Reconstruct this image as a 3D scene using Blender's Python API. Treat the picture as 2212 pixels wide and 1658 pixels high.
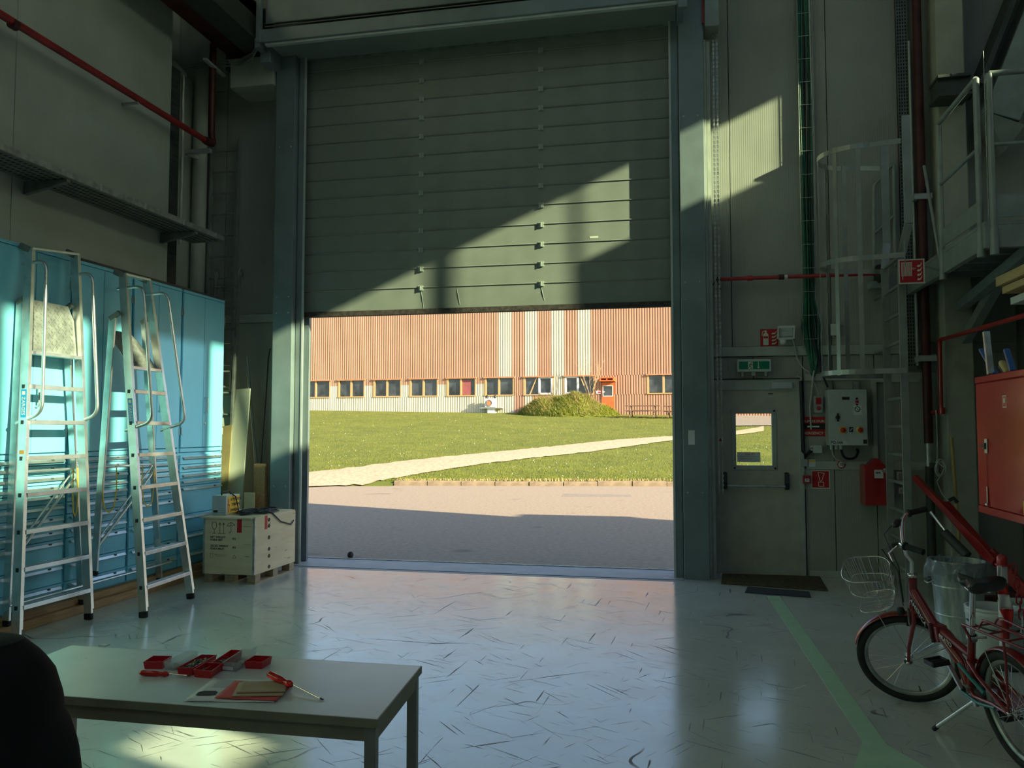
import bpy, bmesh, math, random
from mathutils import Vector as V, Matrix
R = math.radians
random.seed(7)
for _o in list(bpy.data.objects): bpy.data.objects.remove(_o)
scene = bpy.context.scene
COL = scene.collection
# ---------------------------------------------------------------- camera
W, H, F, CX, CY = 2212, 1658, 1763.0, 1106, 829
YAW = math.atan((1475 - CX) / F); PITCH = math.atan((927 - CY) / F); EYE = 1.65
cam_d = bpy.data.cameras.new('camera'); cam = bpy.data.objects.new('camera', cam_d); COL.objects.link(cam)
cam_d.sensor_width = 36; cam_d.lens = F / W * 36; cam_d.clip_end = 500; cam_d.clip_start = .05
cam.location = (0, 0, EYE); cam.rotation_euler = (R(90) + PITCH, 0, YAW)
scene.camera = cam
# ---------------------------------------------------------------- light: low winter sun from behind right, clear sky
SUN = V((-2.8, 1.0, -1.23)).normalized()          # direction the light travels
sd = bpy.data.lights.new('sun', 'SUN'); so = bpy.data.objects.new('sun', sd); COL.objects.link(so)
sd.energy = 7.0; sd.color = (1.0, .83, .60); sd.angle = R(.4)
so.rotation_euler = SUN.to_track_quat('-Z', 'Y').to_euler(); so.location = (30, -12, 20)
world = bpy.data.worlds.new('world'); scene.world = world; world.use_nodes = True
wn = world.node_tree.nodes; wl = world.node_tree.links
sky = wn.new('ShaderNodeTexSky'); sky.sky_type = 'NISHITA'; sky.sun_disc = False
sky.sun_elevation = R(22.6); sky.sun_rotation = R(109.7); sky.air_density = 1.0; sky.dust_density = 1.0
wn['Background'].inputs['Strength'].default_value = .14
wl.new(sky.outputs[0], wn['Background'].inputs['Color'])
vs = scene.view_settings; vs.view_transform = 'Standard'; vs.look = 'None'; vs.gamma = 1; vs.use_curve_mapping = False
vs.exposure = 1.2
# ---------------------------------------------------------------- pixel rays of the 2212 x 1658 photograph
_fw = V((-math.sin(YAW) * math.cos(PITCH), math.cos(YAW) * math.cos(PITCH), math.sin(PITCH)))
_rt = V((math.cos(YAW), math.sin(YAW), 0)); _up = _rt.cross(_fw); EYEP = V((0, 0, EYE))
def ray(x, y): return _fw + _rt * ((x - CX) / F) - _up * ((y - CY) / F)
def FZ(x, y, z=0.): d = ray(x, y); return EYEP + d * ((z - EYE) / d.z)      # where the pixel's ray meets a level
def FY(x, y, Y): d = ray(x, y); return EYEP + d * (Y / d.y)                 # ... a plane parallel to the door wall
def FX(x, y, X): d = ray(x, y); return EYEP + d * (X / d.x)                 # ... a plane parallel to the side walls
def FP(x, y, p, n): d = ray(x, y); return EYEP + d * ((p - EYEP).dot(n) / d.dot(n))
# ---------------------------------------------------------------- mesh helpers
ORG = {}
class MB:
    def __init__(s): s.v = []; s.f = []; s.sm = []
    def add(s, vs, fs, smooth=False):
        o = len(s.v); s.v += [V(p) for p in vs]; s.f += [[i + o for i in f] for f in fs]; s.sm += [smooth] * len(fs); return s
    def box(s, a, b):
        x0, x1 = sorted((a[0], b[0])); y0, y1 = sorted((a[1], b[1])); z0, z1 = sorted((a[2], b[2]))
        return s.add([(x0,y0,z0),(x1,y0,z0),(x1,y1,z0),(x0,y1,z0),(x0,y0,z1),(x1,y0,z1),(x1,y1,z1),(x0,y1,z1)],
                     [(0,3,2,1),(4,5,6,7),(0,1,5,4),(1,2,6,5),(2,3,7,6),(3,0,4,7)])
    def obox(s, c, ax, ay, az):                                  # centre and three half axes
        c, ax, ay, az = V(c), V(ax), V(ay), V(az)
        return s.add([c-ax-ay-az, c+ax-ay-az, c+ax+ay-az, c-ax+ay-az, c-ax-ay+az, c+ax-ay+az, c+ax+ay+az, c-ax+ay+az],
                     [(0,3,2,1),(4,5,6,7),(0,1,5,4),(1,2,6,5),(2,3,7,6),(3,0,4,7)])
    def bar(s, p, q, w, h, up=(0,0,1)):                          # rectangular bar from p to q: w across, h along up
        p, q, up = V(p), V(q), V(up); d = (q - p).normalized(); x = d.cross(up)
        if x.length < 1e-4: x = d.cross(V((1,0,0)))
        x.normalize(); u = x.cross(d)
        return s.obox((p+q)/2, x*w/2, (q-p)/2, u*h/2)
    def tube(s, p, q, r, r2=None, n=10, cap=True):
        p, q = V(p), V(q); r2 = r if r2 is None else r2; d = (q-p).normalized()
        x = d.cross(V((0,0,1)));  x = d.cross(V((1,0,0))) if x.length < 1e-3 else x
        x.normalize(); y = d.cross(x); a = []; b = []
        for i in range(n):
            t = 2*math.pi*i/n; k = x*math.cos(t) + y*math.sin(t); a.append(p+k*r); b.append(q+k*r2)
        s.add(a+b, [(i,(i+1)%n,n+(i+1)%n,n+i) for i in range(n)], True)
        if cap: s.add(a, [list(range(n))[::-1]]); s.add(b, [list(range(n))])
        return s
    def path(s, pts, r, n=8, closed=False, cap=True):            # swept tube through points
        pts = [V(p) for p in pts]; m = len(pts); rings = []; x = None
        for i in range(m):
            a = pts[(i-1) % m] if (closed or i) else pts[i]; b = pts[(i+1) % m] if (closed or i < m-1) else pts[i]
            d = (b-a).normalized()
            if x is None:
                x = d.cross(V((0,0,1)));  x = d.cross(V((1,0,0))) if x.length < 1e-2 else x
            else: x = x - d*x.dot(d)
            if x.length < 1e-6: x = d.orthogonal()
            x = x.normalized(); y = d.cross(x); rr = r[i] if isinstance(r, (list, tuple)) else r
            rings.append([pts[i] + (x*math.cos(2*math.pi*k/n) + y*math.sin(2*math.pi*k/n))*rr for k in range(n)])
        vs = [p for g in rings for p in g]; fs = []
        for i in range(m if closed else m-1):
            j = (i+1) % m
            fs += [(i*n+k, i*n+(k+1)%n, j*n+(k+1)%n, j*n+k) for k in range(n)]
        s.add(vs, fs, True)
        if not closed and cap: s.add(rings[0], [list(range(n))[::-1]]); s.add(rings[-1], [list(range(n))])
        return s
    def prism(s, poly, vec):                                     # polygon (list of points) extruded by vec
        a = [V(p) for p in poly]; vec = V(vec); n = len(a); b = [p+vec for p in a]
        return s.add(a+b, [list(range(n))[::-1], list(range(n,2*n))] + [(i,(i+1)%n,n+(i+1)%n,n+i) for i in range(n)])
    def lathe(s, prof, c=(0,0,0), n=20, ax=None):                # (radius, height) profile about an axis
        c = V(c); q = V((0,0,1)).rotation_difference(V(ax)) if ax is not None else None; vs = []
        for r, z in prof:
            for k in range(n):
                p = V((r*math.cos(2*math.pi*k/n), r*math.sin(2*math.pi*k/n), z)); vs.append(c + (q @ p if q else p))
        m = len(prof); fs = [(i*n+k, i*n+(k+1)%n, (i+1)*n+(k+1)%n, (i+1)*n+k) for i in range(m-1) for k in range(n)]
        return s.add(vs, fs, True)
    def quad(s, *p): return s.add(p, [tuple(range(len(p)))])
    def grid(s, fn, nu, nv, smooth=True, closed_u=False):
        vs = [fn(i/nu, j/nv) for j in range(nv+1) for i in range(nu+1)]
        return s.add(vs, [(j*(nu+1)+i, j*(nu+1)+i+1, (j+1)*(nu+1)+i+1, (j+1)*(nu+1)+i) for j in range(nv) for i in range(nu)], smooth)
    def build(s, name, mat, parent=None, bevel=0, loc=None, solid=0, seg=2):
        me = bpy.data.meshes.new(name)
        if parent is not None: o0 = ORG[parent]
        elif loc is not None: o0 = V(loc)
        else:
            xs = [p.x for p in s.v]; ys = [p.y for p in s.v]; zs = [p.z for p in s.v]
            o0 = V(((min(xs)+max(xs))/2, (min(ys)+max(ys))/2, min(zs)))
        me.from_pydata([p-o0 for p in s.v], [], s.f)
        me.polygons.foreach_set('use_smooth', s.sm); me.update()
        if mat is not None: me.materials.append(M(mat) if isinstance(mat, str) else mat)
        ob = bpy.data.objects.new(name, me); COL.objects.link(ob); ORG[ob] = o0
        if parent is not None: ob.parent = parent
        else: ob.location = o0
        if solid: m = ob.modifiers.new('thickness', 'SOLIDIFY'); m.thickness = solid; m.offset = 0
        if bevel:
            m = ob.modifiers.new('bevel', 'BEVEL'); m.width = bevel; m.segments = seg; m.limit_method = 'ANGLE'; m.angle_limit = R(35)
            m.harden_normals = False
        return ob
def B(a, b): return MB().box(a, b)
def tag(o, label=None, cat=None, group=None, kind=None):
    if label: o['label'] = label
    if cat: o['category'] = cat
    if group: o['group'] = group
    if kind: o['kind'] = kind
    return o
def thing(name, label, cat, loc=(0,0,0), group=None, kind=None):
    o = bpy.data.objects.new(name, None); COL.objects.link(o); o.location = loc; o.empty_display_size = .1; ORG[o] = V(loc)
    return tag(o, label, cat, group, kind)
def struct(o, label=None, cat=None): return tag(o, label, cat, None, 'structure')
def copy_tree(o, parent=None):
    c = o.copy(); COL.objects.link(c); c.parent = parent
    for ch in list(o.children): copy_tree(ch, c)
    return c
def arc(p0, p1, p2, n=6):                                        # rounded corner p0-p1-p2
    p0, p1, p2 = V(p0), V(p1), V(p2)
    return [p0*(1-t)**2 + p1*2*t*(1-t) + p2*t*t for t in [i/n for i in range(n+1)]]
def rounded(pts, rad, n=5, closed=False):
    pts = [V(p) for p in pts]; out = []; m = len(pts)
    for i, p in enumerate(pts):
        if not closed and i in (0, m-1): out.append(p); continue
        a, b = pts[(i-1) % m], pts[(i+1) % m]
        ra = min(rad, (a-p).length*.48); rb = min(rad, (b-p).length*.48)
        out += arc(p+(a-p).normalized()*ra, p, p+(b-p).normalized()*rb, n)
    return out
def lettering(txt, size, at, xdir, ydir, mat, parent, name='lettering', ext=.0006, align='LEFT', bold=0.):
    cu = bpy.data.curves.new(name, 'FONT'); cu.body = txt; cu.size = size; cu.extrude = ext; cu.offset = bold
    cu.align_x = align; cu.resolution_u = 3
    t = bpy.data.objects.new(name, cu); COL.objects.link(t); bpy.context.view_layer.update()
    me = bpy.data.meshes.new_from_object(t.evaluated_get(bpy.context.evaluated_depsgraph_get()))
    bpy.data.objects.remove(t); bpy.data.curves.remove(cu)
    x, y = V(xdir).normalized(), V(ydir).normalized(); z = x.cross(y)
    mt = Matrix((x, y, z)).transposed().to_4x4(); mt.translation = V(at) - (ORG[parent] if parent else V((0,0,0)))
    me.transform(mt); me.materials.clear(); me.materials.append(M(mat))
    o = bpy.data.objects.new(name, me); COL.objects.link(o); ORG[o] = ORG[parent] if parent else V((0,0,0)); o.parent = parent
    return o
# ---------------------------------------------------------------- materials
_M = {}; SPEC = {}
def M(n):
    if n not in _M: _M[n] = make_mat(n, **SPEC[n])
    return _M[n]
def make_mat(name, c=(.5,.5,.5), rough=.5, metal=0., var=.06, vscale=6., bump=0., bscale=40., c2=None, spots=None, alpha=None, trans=0., emit=0., wave=None, coat=0., stretch=None, rvar=0., ior=1.5):
    m = bpy.data.materials.new(name); m.use_nodes = True; nt = m.node_tree; N = nt.nodes; L = nt.links
    p = N['Principled BSDF']; p.inputs['Roughness'].default_value = rough; p.inputs['Metallic'].default_value = metal
    p.inputs['IOR'].default_value = ior; p.inputs['Coat Weight'].default_value = coat; p.inputs['Transmission Weight'].default_value = trans
    tc = N.new('ShaderNodeTexCoord'); src = tc.outputs['Object']
    if stretch:
        mp = N.new('ShaderNodeMapping'); mp.inputs['Scale'].default_value = stretch; L.new(src, mp.inputs[0]); src = mp.outputs[0]
    no = N.new('ShaderNodeTexNoise'); no.inputs['Scale'].default_value = vscale; no.inputs['Detail'].default_value = 5; L.new(src, no.inputs['Vector'])
    rp = N.new('ShaderNodeValToRGB'); k2 = c2 if c2 else [min(1, x*(1+var*2)) for x in c]; k1 = c if c2 else [x*(1-var*2) for x in c]
    rp.color_ramp.elements[0].position = .35; rp.color_ramp.elements[1].position = .65
    rp.color_ramp.elements[0].color = (*k1, 1); rp.color_ramp.elements[1].color = (*k2, 1); L.new(no.outputs[0], rp.inputs[0]); out = rp.outputs[0]
    if spots:                                                    # (colour, scale, threshold)
        n2 = N.new('ShaderNodeTexNoise'); n2.inputs['Scale'].default_value = spots[1]; n2.inputs['Detail'].default_value = 3; L.new(src, n2.inputs['Vector'])
        mr = N.new('ShaderNodeMapRange'); mr.inputs[1].default_value = spots[2]; mr.inputs[2].default_value = spots[2]+.06; L.new(n2.outputs[0], mr.inputs[0])
        mx = N.new('ShaderNodeMix'); mx.data_type = 'RGBA'; L.new(mr.outputs[0], mx.inputs[0]); L.new(out, mx.inputs[6]); mx.inputs[7].default_value = (*spots[0], 1); out = mx.outputs[2]
    L.new(out, p.inputs['Base Color'])
    if rvar:
        mr = N.new('ShaderNodeMapRange'); mr.inputs[3].default_value = max(.02, rough-rvar); mr.inputs[4].default_value = rough+rvar; L.new(no.outputs[0], mr.inputs[0]); L.new(mr.outputs[0], p.inputs['Roughness'])
    h = None
    if wave:                                                     # (axis, scale, strength): fine ribs
        wv = N.new('ShaderNodeTexWave'); wv.bands_direction = wave[0]; wv.inputs['Scale'].default_value = wave[1]; wv.wave_profile = 'SIN'; L.new(src, wv.inputs[0]); h = wv.outputs['Fac']; bump = wave[2]
    elif bump:
        nb = N.new('ShaderNodeTexNoise'); nb.inputs['Scale'].default_value = bscale; nb.inputs['Detail'].default_value = 4; L.new(src, nb.inputs['Vector']); h = nb.outputs[0]
    if h is not None:
        bp = N.new('ShaderNodeBump'); bp.inputs['Strength'].default_value = bump; bp.inputs['Distance'].default_value = .01; L.new(h, bp.inputs['Height']); L.new(bp.outputs[0], p.inputs['Normal'])
    if alpha is not None: p.inputs['Alpha'].default_value = alpha
    if emit: p.inputs['Emission Color'].default_value = (*c, 1); p.inputs['Emission Strength'].default_value = emit
    return m
def glass_mat(name, tint, refl=.06, rough=.03, milk=0.):                  # thin pane: tinted see-through plus a surface reflection
    m = bpy.data.materials.new(name); m.use_nodes = True; nt = m.node_tree; N = nt.nodes; L = nt.links; N.remove(N['Principled BSDF'])
    t = N.new('ShaderNodeBsdfTransparent'); t.inputs[0].default_value = (*tint, 1); g = N.new('ShaderNodeBsdfGlossy'); g.inputs['Roughness'].default_value = rough
    lw_ = N.new('ShaderNodeLayerWeight'); pw = N.new('ShaderNodeMath'); pw.operation = 'POWER'; pw.inputs[1].default_value = 5; L.new(lw_.outputs['Facing'], pw.inputs[0]); fr = N.new('ShaderNodeMath'); fr.operation = 'MULTIPLY_ADD'; fr.inputs[1].default_value = .75; fr.inputs[2].default_value = .04; L.new(pw.outputs[0], fr.inputs[0]); mx = N.new('ShaderNodeMixShader')
    L.new(fr.outputs[0], mx.inputs[0]); body = t.outputs[0]
    if milk:
        df = N.new('ShaderNodeBsdfTranslucent'); df.inputs[0].default_value = (.85,.87,.88,1); d2_ = N.new('ShaderNodeBsdfDiffuse'); d2_.inputs[0].default_value = (.8,.82,.83,1); ad = N.new('ShaderNodeMixShader'); L.new(df.outputs[0], ad.inputs[1]); L.new(d2_.outputs[0], ad.inputs[2]); ml = N.new('ShaderNodeMixShader'); ml.inputs[0].default_value = milk; L.new(body, ml.inputs[1]); L.new(ad.outputs[0], ml.inputs[2]); body = ml.outputs[0]
    L.new(body, mx.inputs[1]); L.new(g.outputs[0], mx.inputs[2]); L.new(mx.outputs[0], N['Material Output'].inputs[0])
    _M[name] = m; return m
def mat(name, **k): SPEC[name] = k
mat('clip_grey', c=(.36,.40,.35), rough=.45)
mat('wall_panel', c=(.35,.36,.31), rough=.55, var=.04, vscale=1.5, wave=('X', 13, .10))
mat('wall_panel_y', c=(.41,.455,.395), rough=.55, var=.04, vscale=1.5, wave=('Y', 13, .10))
mat('wall_plain', c=(.40,.435,.375), rough=.6, var=.04, vscale=2)
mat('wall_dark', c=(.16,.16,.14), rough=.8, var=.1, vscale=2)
mat('trim', c=(.42,.455,.40), rough=.45, var=.05)
mat('steel_frame', c=(.20,.25,.26), rough=.30, metal=.15, var=.06, vscale=2.5)
mat('shutter', c=(.225,.25,.22), rough=.40, var=.04, vscale=3, bump=.04, bscale=6)
mat('shutter_edge', c=(.05,.04,.035), rough=.7, var=.2, vscale=20)
mat('door_leaf', c=(.46,.45,.36), rough=.5, var=.04)
mat('black_plastic', c=(.02,.02,.022), rough=.45)
mat('rubber', c=(.018,.018,.018), rough=.75, var=.15, vscale=30)
mat('white_plastic', c=(.68,.70,.66), rough=.4, var=.03)
mat('grey_plastic', c=(.35,.37,.36), rough=.45)
mat('light_grey_metal', c=(.52,.56,.54), rough=.35, metal=.1, var=.03)
mat('galvanised', c=(.46,.48,.46), rough=.42, metal=.75, var=.12, vscale=14, rvar=.08)
mat('galv_dull', c=(.20,.22,.20), rough=.55, metal=.3, var=.12, vscale=9)
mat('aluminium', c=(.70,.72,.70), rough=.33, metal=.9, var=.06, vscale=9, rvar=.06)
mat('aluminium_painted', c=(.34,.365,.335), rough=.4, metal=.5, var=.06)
mat('chrome', c=(.82,.82,.82), rough=.12, metal=1., var=.02)
mat('red_paint', c=(.42,.022,.022), rough=.32, var=.08, vscale=5, coat=.3)
mat('red_pipe', c=(.30,.02,.022), rough=.4, var=.12, vscale=5)
mat('dark_red', c=(.07,.012,.012), rough=.5, var=.15)
mat('red_cabinet', c=(.48,.020,.018), rough=.15, var=.05, vscale=2.5, coat=.0, bump=.08, bscale=3)
mat('sign_red', c=(.50,.015,.02), rough=.4, var=.02)
mat('sign_white', c=(.72,.70,.58), rough=.5, var=.02)
mat('sign_green', c=(.0,.20,.10), rough=.4, var=.02)
mat('sign_yellow', c=(.85,.52,.03), rough=.5, var=.03)
mat('ink', c=(.02,.02,.02), rough=.7)
mat('ink_brown', c=(.09,.06,.035), rough=.8)
mat('paper', c=(.70,.73,.72), rough=.7, var=.03)
mat('blue_cabinet', c=(.19,.57,.74), rough=.40, var=.025, vscale=2)
mat('blue_label', c=(.02,.30,.62), rough=.4)
mat('timber', c=(.34,.19,.09), rough=.7, c2=(.47,.29,.14), vscale=3, stretch=(14,1.2,14), bump=.15, bscale=20)
mat('timber_pale', c=(.52,.37,.17), rough=.7, c2=(.62,.46,.24), vscale=3, stretch=(12,1.5,12))
mat('plywood', c=(.70,.58,.35), rough=.65, c2=(.78,.66,.43), vscale=2.2, stretch=(1,1,7), spots=((.34,.20,.10), 5.5, .70), bump=.05)
mat('pallet_wood', c=(.34,.26,.16), rough=.8, c2=(.45,.35,.22), vscale=5, stretch=(2,2,10))
mat('board_pale', c=(.50,.54,.42), rough=.55, var=.03, vscale=2)
mat('board_brown', c=(.26,.21,.09), rough=.7, var=.12, vscale=3)
mat('yellow_strap', c=(.85,.52,.02), rough=.6)
mat('orange_sticker', c=(.75,.33,.05), rough=.5)
mat('cable_black', c=(.018,.02,.026), rough=.5)
mat('cable_green', c=(.02,.14,.08), rough=.30, var=.2, vscale=4)
mat('cable_white', c=(.55,.56,.50), rough=.5)
mat('concrete_col', c=(.40,.40,.32), rough=.85, c2=(.46,.46,.38), vscale=5, bump=.2, bscale=25)
mat('grey_steel', c=(.30,.34,.32), rough=.42, metal=.2, var=.06)
mat('dark_steel', c=(.05,.055,.05), rough=.55, var=.1)
mat('mat_brown', c=(.10,.075,.035), rough=.95, var=.2, vscale=30, bump=.5, bscale=200)
mat('mat_grey', c=(.05,.055,.06), rough=.95, var=.2, vscale=60, bump=.5, bscale=250)
mat('line_paint', c=(.46,.68,.44), rough=.38, c2=(.54,.74,.50), vscale=7, spots=((.34,.42,.32), 9, .68))
mat('table_top', c=(.60,.63,.60), rough=.26, var=.03, vscale=3, spots=((.30,.32,.30), 13, .73))
mat('table_edge', c=(.23,.22,.16), rough=.5)
mat('table_leg', c=(.24,.25,.24), rough=.4, metal=.2)
mat('bin_red', c=(.52,.012,.02), rough=.35, var=.04)
mat('screw_metal', c=(.30,.29,.25), rough=.3, metal=.9, var=.3, vscale=60)
mat('red_paper', c=(.60,.09,.08), rough=.7, var=.04)
mat('kraft', c=(.42,.31,.19), rough=.8, var=.06, vscale=8)
mat('handle_red', c=(.75,.03,.03), rough=.08, trans=.55, ior=1.45, var=.02)
mat('fabric_black', c=(.006,.006,.008), rough=.95, var=.3, vscale=5)
mat('bike_red', c=(.26,.018,.018), rough=.28, coat=.5, var=.06)
mat('bike_teal', c=(.03,.22,.20), rough=.3)
mat('pale_teal', c=(.50,.68,.68), rough=.4)
mat('saddle', c=(.035,.034,.032), rough=.35, var=.1)
mat('blue_plastic', c=(.03,.11,.35), rough=.4)
mat('drum_white', c=(.62,.66,.62), rough=.38, var=.03)
mat('zinc', c=(.58,.63,.59), rough=.38, metal=.6, c2=(.33,.37,.34), vscale=9, stretch=(3,3,.6), rvar=.1)
mat('ribbon_red', c=(.62,.02,.02), rough=.6); mat('ribbon_white', c=(.75,.73,.70), rough=.6)
mat('brush_wood', c=(.55,.45,.20), rough=.6)
mat('broom_stick', c=(.50,.36,.13), rough=.55, var=.05)
# outdoors
mat('clad_tan', c=(.46,.262,.165), rough=.5, var=.03, vscale=.6)
mat('clad_cream', c=(.62,.575,.43), rough=.5, var=.03, vscale=.6)
mat('frame_tan', c=(.50,.34,.15), rough=.5, var=.03)
mat('frame_brown', c=(.45,.22,.11), rough=.5)
mat('frame_white', c=(.70,.70,.66), rough=.4)
mat('window_dark', c=(.035,.045,.055), rough=.06, var=.4, vscale=1.2, ior=1.6)
mat('door_orange', c=(.62,.15,.04), rough=.5)
mat('asphalt', c=(.27,.22,.16), rough=.9, c2=(.345,.285,.21), vscale=14, bump=.7, bscale=45, spots=((.20,.17,.13), 1.1, .66))
mat('asphalt_patch', c=(.24,.21,.18), rough=.9, bump=.4, bscale=60)
mat('concrete_sill', c=(.36,.36,.36), rough=.6, c2=(.44,.43,.42), vscale=4, bump=.15)
mat('kerb', c=(.17,.135,.085), rough=.9, c2=(.27,.22,.14), vscale=4, bump=.4, bscale=25)
mat('dull_red', c=(.30,.09,.085), rough=.7)
mat('gravel', c=(.34,.275,.175), rough=.95, c2=(.50,.415,.28), vscale=9, bump=.8, bscale=30)
mat('grass_ground', c=(.085,.115,.004), rough=.95, c2=(.13,.15,.010), vscale=.8, bump=.9, bscale=14)
mat('grass_blade', c=(.09,.125,.004), rough=.95, c2=(.155,.18,.010), vscale=.9)
mat('grass_dry', c=(.40,.28,.13), rough=.7, c2=(.28,.26,.08), vscale=1.3)
mat('daisy', c=(.8,.8,.74), rough=.6)
mat('twig', c=(.40,.28,.15), rough=.8)
mat('picnic_wood', c=(.20,.12,.08), rough=.8, var=.15)
mat('stone', c=(.05,.045,.045), rough=.9, bump=.5)
glass_mat('pane_green', (.70,.90,.72)); glass_mat('pane_clear', (.93,.97,.92)); glass_mat('pane_sky', (.84,.90,.82)); glass_mat('pane_dim_fill', (.085,.11,.14))
glass_mat('plastic_clear', (.93,.95,.96), rough=.12, milk=.22)
def floor_mat():
    m = bpy.data.materials.new('epoxy_floor'); m.use_nodes = True; nt = m.node_tree; N = nt.nodes; L = nt.links; p = N['Principled BSDF']
    tc = N.new('ShaderNodeTexCoord'); o = tc.outputs['Object']
    def noise(sc, det=4, st=None):
        n = N.new('ShaderNodeTexNoise'); n.inputs['Scale'].default_value = sc; n.inputs['Detail'].default_value = det
        if st:
            mp = N.new('ShaderNodeMapping'); mp.vector_type = 'TEXTURE'; n.inputs['Distortion'].default_value = .25; mp.inputs['Scale'].default_value = st[0]; mp.inputs['Rotation'].default_value = (0,0,st[1]); L.new(o, mp.inputs[0]); L.new(mp.outputs[0], n.inputs[0])
        else: L.new(o, n.inputs[0])
        return n.outputs[0]
    base = N.new('ShaderNodeValToRGB'); base.color_ramp.elements[0].color = (.58,.595,.525,1); base.color_ramp.elements[1].color = (.66,.675,.605,1)
    base.color_ramp.elements[0].position = .35; base.color_ramp.elements[1].position = .65; L.new(noise(1.6), base.inputs[0])
    col = base.outputs[0]; masks = []
    for ang, sc, th in ((.6,1.6,.685),(-.5,1.9,.685),(1.5,1.5,.69),(2.3,2.2,.685),(1.0,2.8,.695),(2.8,2.4,.69)):        # fine scuffs and tyre scratches
        n = noise(sc, 2, ((1/.9,1/26,1), ang)); mr = N.new('ShaderNodeMapRange'); mr.inputs[1].default_value = th; mr.inputs[2].default_value = th+.02; L.new(n, mr.inputs[0]); masks.append(mr.outputs[0])
    vo = N.new('ShaderNodeTexVoronoi'); vo.feature = 'DISTANCE_TO_EDGE'; vo.inputs['Scale'].default_value = .55
    dn = N.new('ShaderNodeTexNoise'); dn.inputs['Scale'].default_value = 1.2; L.new(o, dn.inputs[0]); va = N.new('ShaderNodeVectorMath'); va.operation = 'ADD'; L.new(o, va.inputs[0]); L.new(dn.outputs[1], va.inputs[1]); L.new(va.outputs[0], vo.inputs[0])
    lt = N.new('ShaderNodeMath'); lt.operation = 'LESS_THAN'; lt.inputs[1].default_value = .0035; L.new(vo.outputs[0], lt.inputs[0])
    gate = N.new('ShaderNodeMapRange'); gate.inputs[1].default_value = .5; gate.inputs[2].default_value = .6; L.new(noise(1.1, 2), gate.inputs[0])
    mu = N.new('ShaderNodeMath'); mu.operation = 'MULTIPLY'; L.new(lt.outputs[0], mu.inputs[0]); L.new(gate.outputs[0], mu.inputs[1]); masks.append(mu.outputs[0])
    tot = masks[0]
    for k in masks[1:]:
        mm = N.new('ShaderNodeMath'); mm.operation = 'MAXIMUM'; L.new(tot, mm.inputs[0]); L.new(k, mm.inputs[1]); tot = mm.outputs[0]
    mx = N.new('ShaderNodeMix'); mx.data_type = 'RGBA'; L.new(tot, mx.inputs[0]); L.new(col, mx.inputs[6]); mx.inputs[7].default_value = (.10,.10,.09,1)
    L.new(mx.outputs[2], p.inputs['Base Color'])
    rr = N.new('ShaderNodeMapRange'); rr.inputs[3].default_value = .10; rr.inputs[4].default_value = .27; p.inputs['IOR'].default_value = 2.2; L.new(noise(3.5, 5), rr.inputs[0])
    ra = N.new('ShaderNodeMath'); ra.operation = 'MULTIPLY_ADD'; L.new(tot, ra.inputs[0]); ra.inputs[1].default_value = .4; L.new(rr.outputs[0], ra.inputs[2]); L.new(ra.outputs[0], p.inputs['Roughness'])
    bp = N.new('ShaderNodeBump'); bp.inputs['Strength'].default_value = .05; bp.inputs['Distance'].default_value = .02; L.new(noise(3.0, 3), bp.inputs['Height']); L.new(bp.outputs[0], p.inputs['Normal'])
    _M['epoxy_floor'] = m
floor_mat()
# ================================================================ THE HALL
YW = 9.75; XL = -5.9; XR = 11.8; YB = -12.0; ZT = 11.5
def wall_cells(mb, us, zs, holes, put):
    us = sorted(set(us)); zs = sorted(set(zs))
    for a, b in zip(us, us[1:]):
        for c, d in zip(zs, zs[1:]):
            um, zm = (a+b)/2, (c+d)/2
            if not any(h[0] < um < h[1] and h[2] < zm < h[3] for h in holes): put(mb, a, b, c, d)
    return mb
fl = struct(B((-7, YB, -.15), (XR, 9.14, 0)).box((.4, 9.14, -.15), (XR, YW+.1, 0)).box((-7, 9.14, -.15), (-5.1, YW+.1, 0)).build('floor', 'epoxy_floor', loc=(0, 0, 0)), 'glossy grey green epoxy floor of the hall with scuffs', 'floor')
poly = [FZ(*p, .0) for p in ((1657,1287),(1863,1600),(1843,1662),(1838,1690),(2030,1690),(2002,1658),(1916,1608),(1684,1287))]
tag(MB().prism([p + V((0,0,.0005)) for p in poly], (0,0,.0015)).build('floor_marking', 'line_paint', fl), 'pale green painted line on the floor')
sl = struct(B((-5.1, 9.14, -.12), (.4, 9.86, .002)).build('trim_1', 'concrete_sill', loc=(-2.3, 9.5, 0)), 'worn concrete threshold under the shutter opening', 'threshold')
B((-4.75, 9.84, -.02), (0, 9.865, .012)).build('steel_edge', 'galvanised', sl); B((-4.72, 9.22, .0), (0, 9.235, .006)).build('steel_edge', 'dark_steel', sl)
# back wall: sandwich panels on a backing, openings for the shutter and the exit door
wb = struct(thing('wall_back', 'pale grey green sandwich panel wall around the shutter', 'wall', (0, YW, 0)))
DX0, DX1, DZ = .345, 1.335, 2.22                                 # exit door frame
wall_cells(MB(), [-7, -5.0, .27, DX0, DX1, XR], [0, DZ, 6.75, ZT], [(-5, .27, 0, 6.75), (DX0, DX1, 0, DZ)],
           lambda m, a, b, c, d: m.box((a, YW+.06, c), (b, YW+.16, d))).build('backing', 'wall_plain', wb)
G = .004
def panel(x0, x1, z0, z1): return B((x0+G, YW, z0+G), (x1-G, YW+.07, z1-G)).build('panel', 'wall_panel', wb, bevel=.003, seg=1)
for x0, x1 in ((.27,.57),(.57,1.66),(1.66,2.76),(2.76,3.86),(3.86,6.5),(6.5,9.1),(9.1,XR)):
    panel(x0, x1, 2.6, 7.1); panel(x0, x1, 7.1, ZT)
for x0, x1 in ((1.345,1.66),(1.66,2.10),(2.10,2.76),(2.76,3.86),(3.86,6.5),(6.5,9.1),(9.1,XR)): panel(x0, x1, .0, 2.49)
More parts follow.
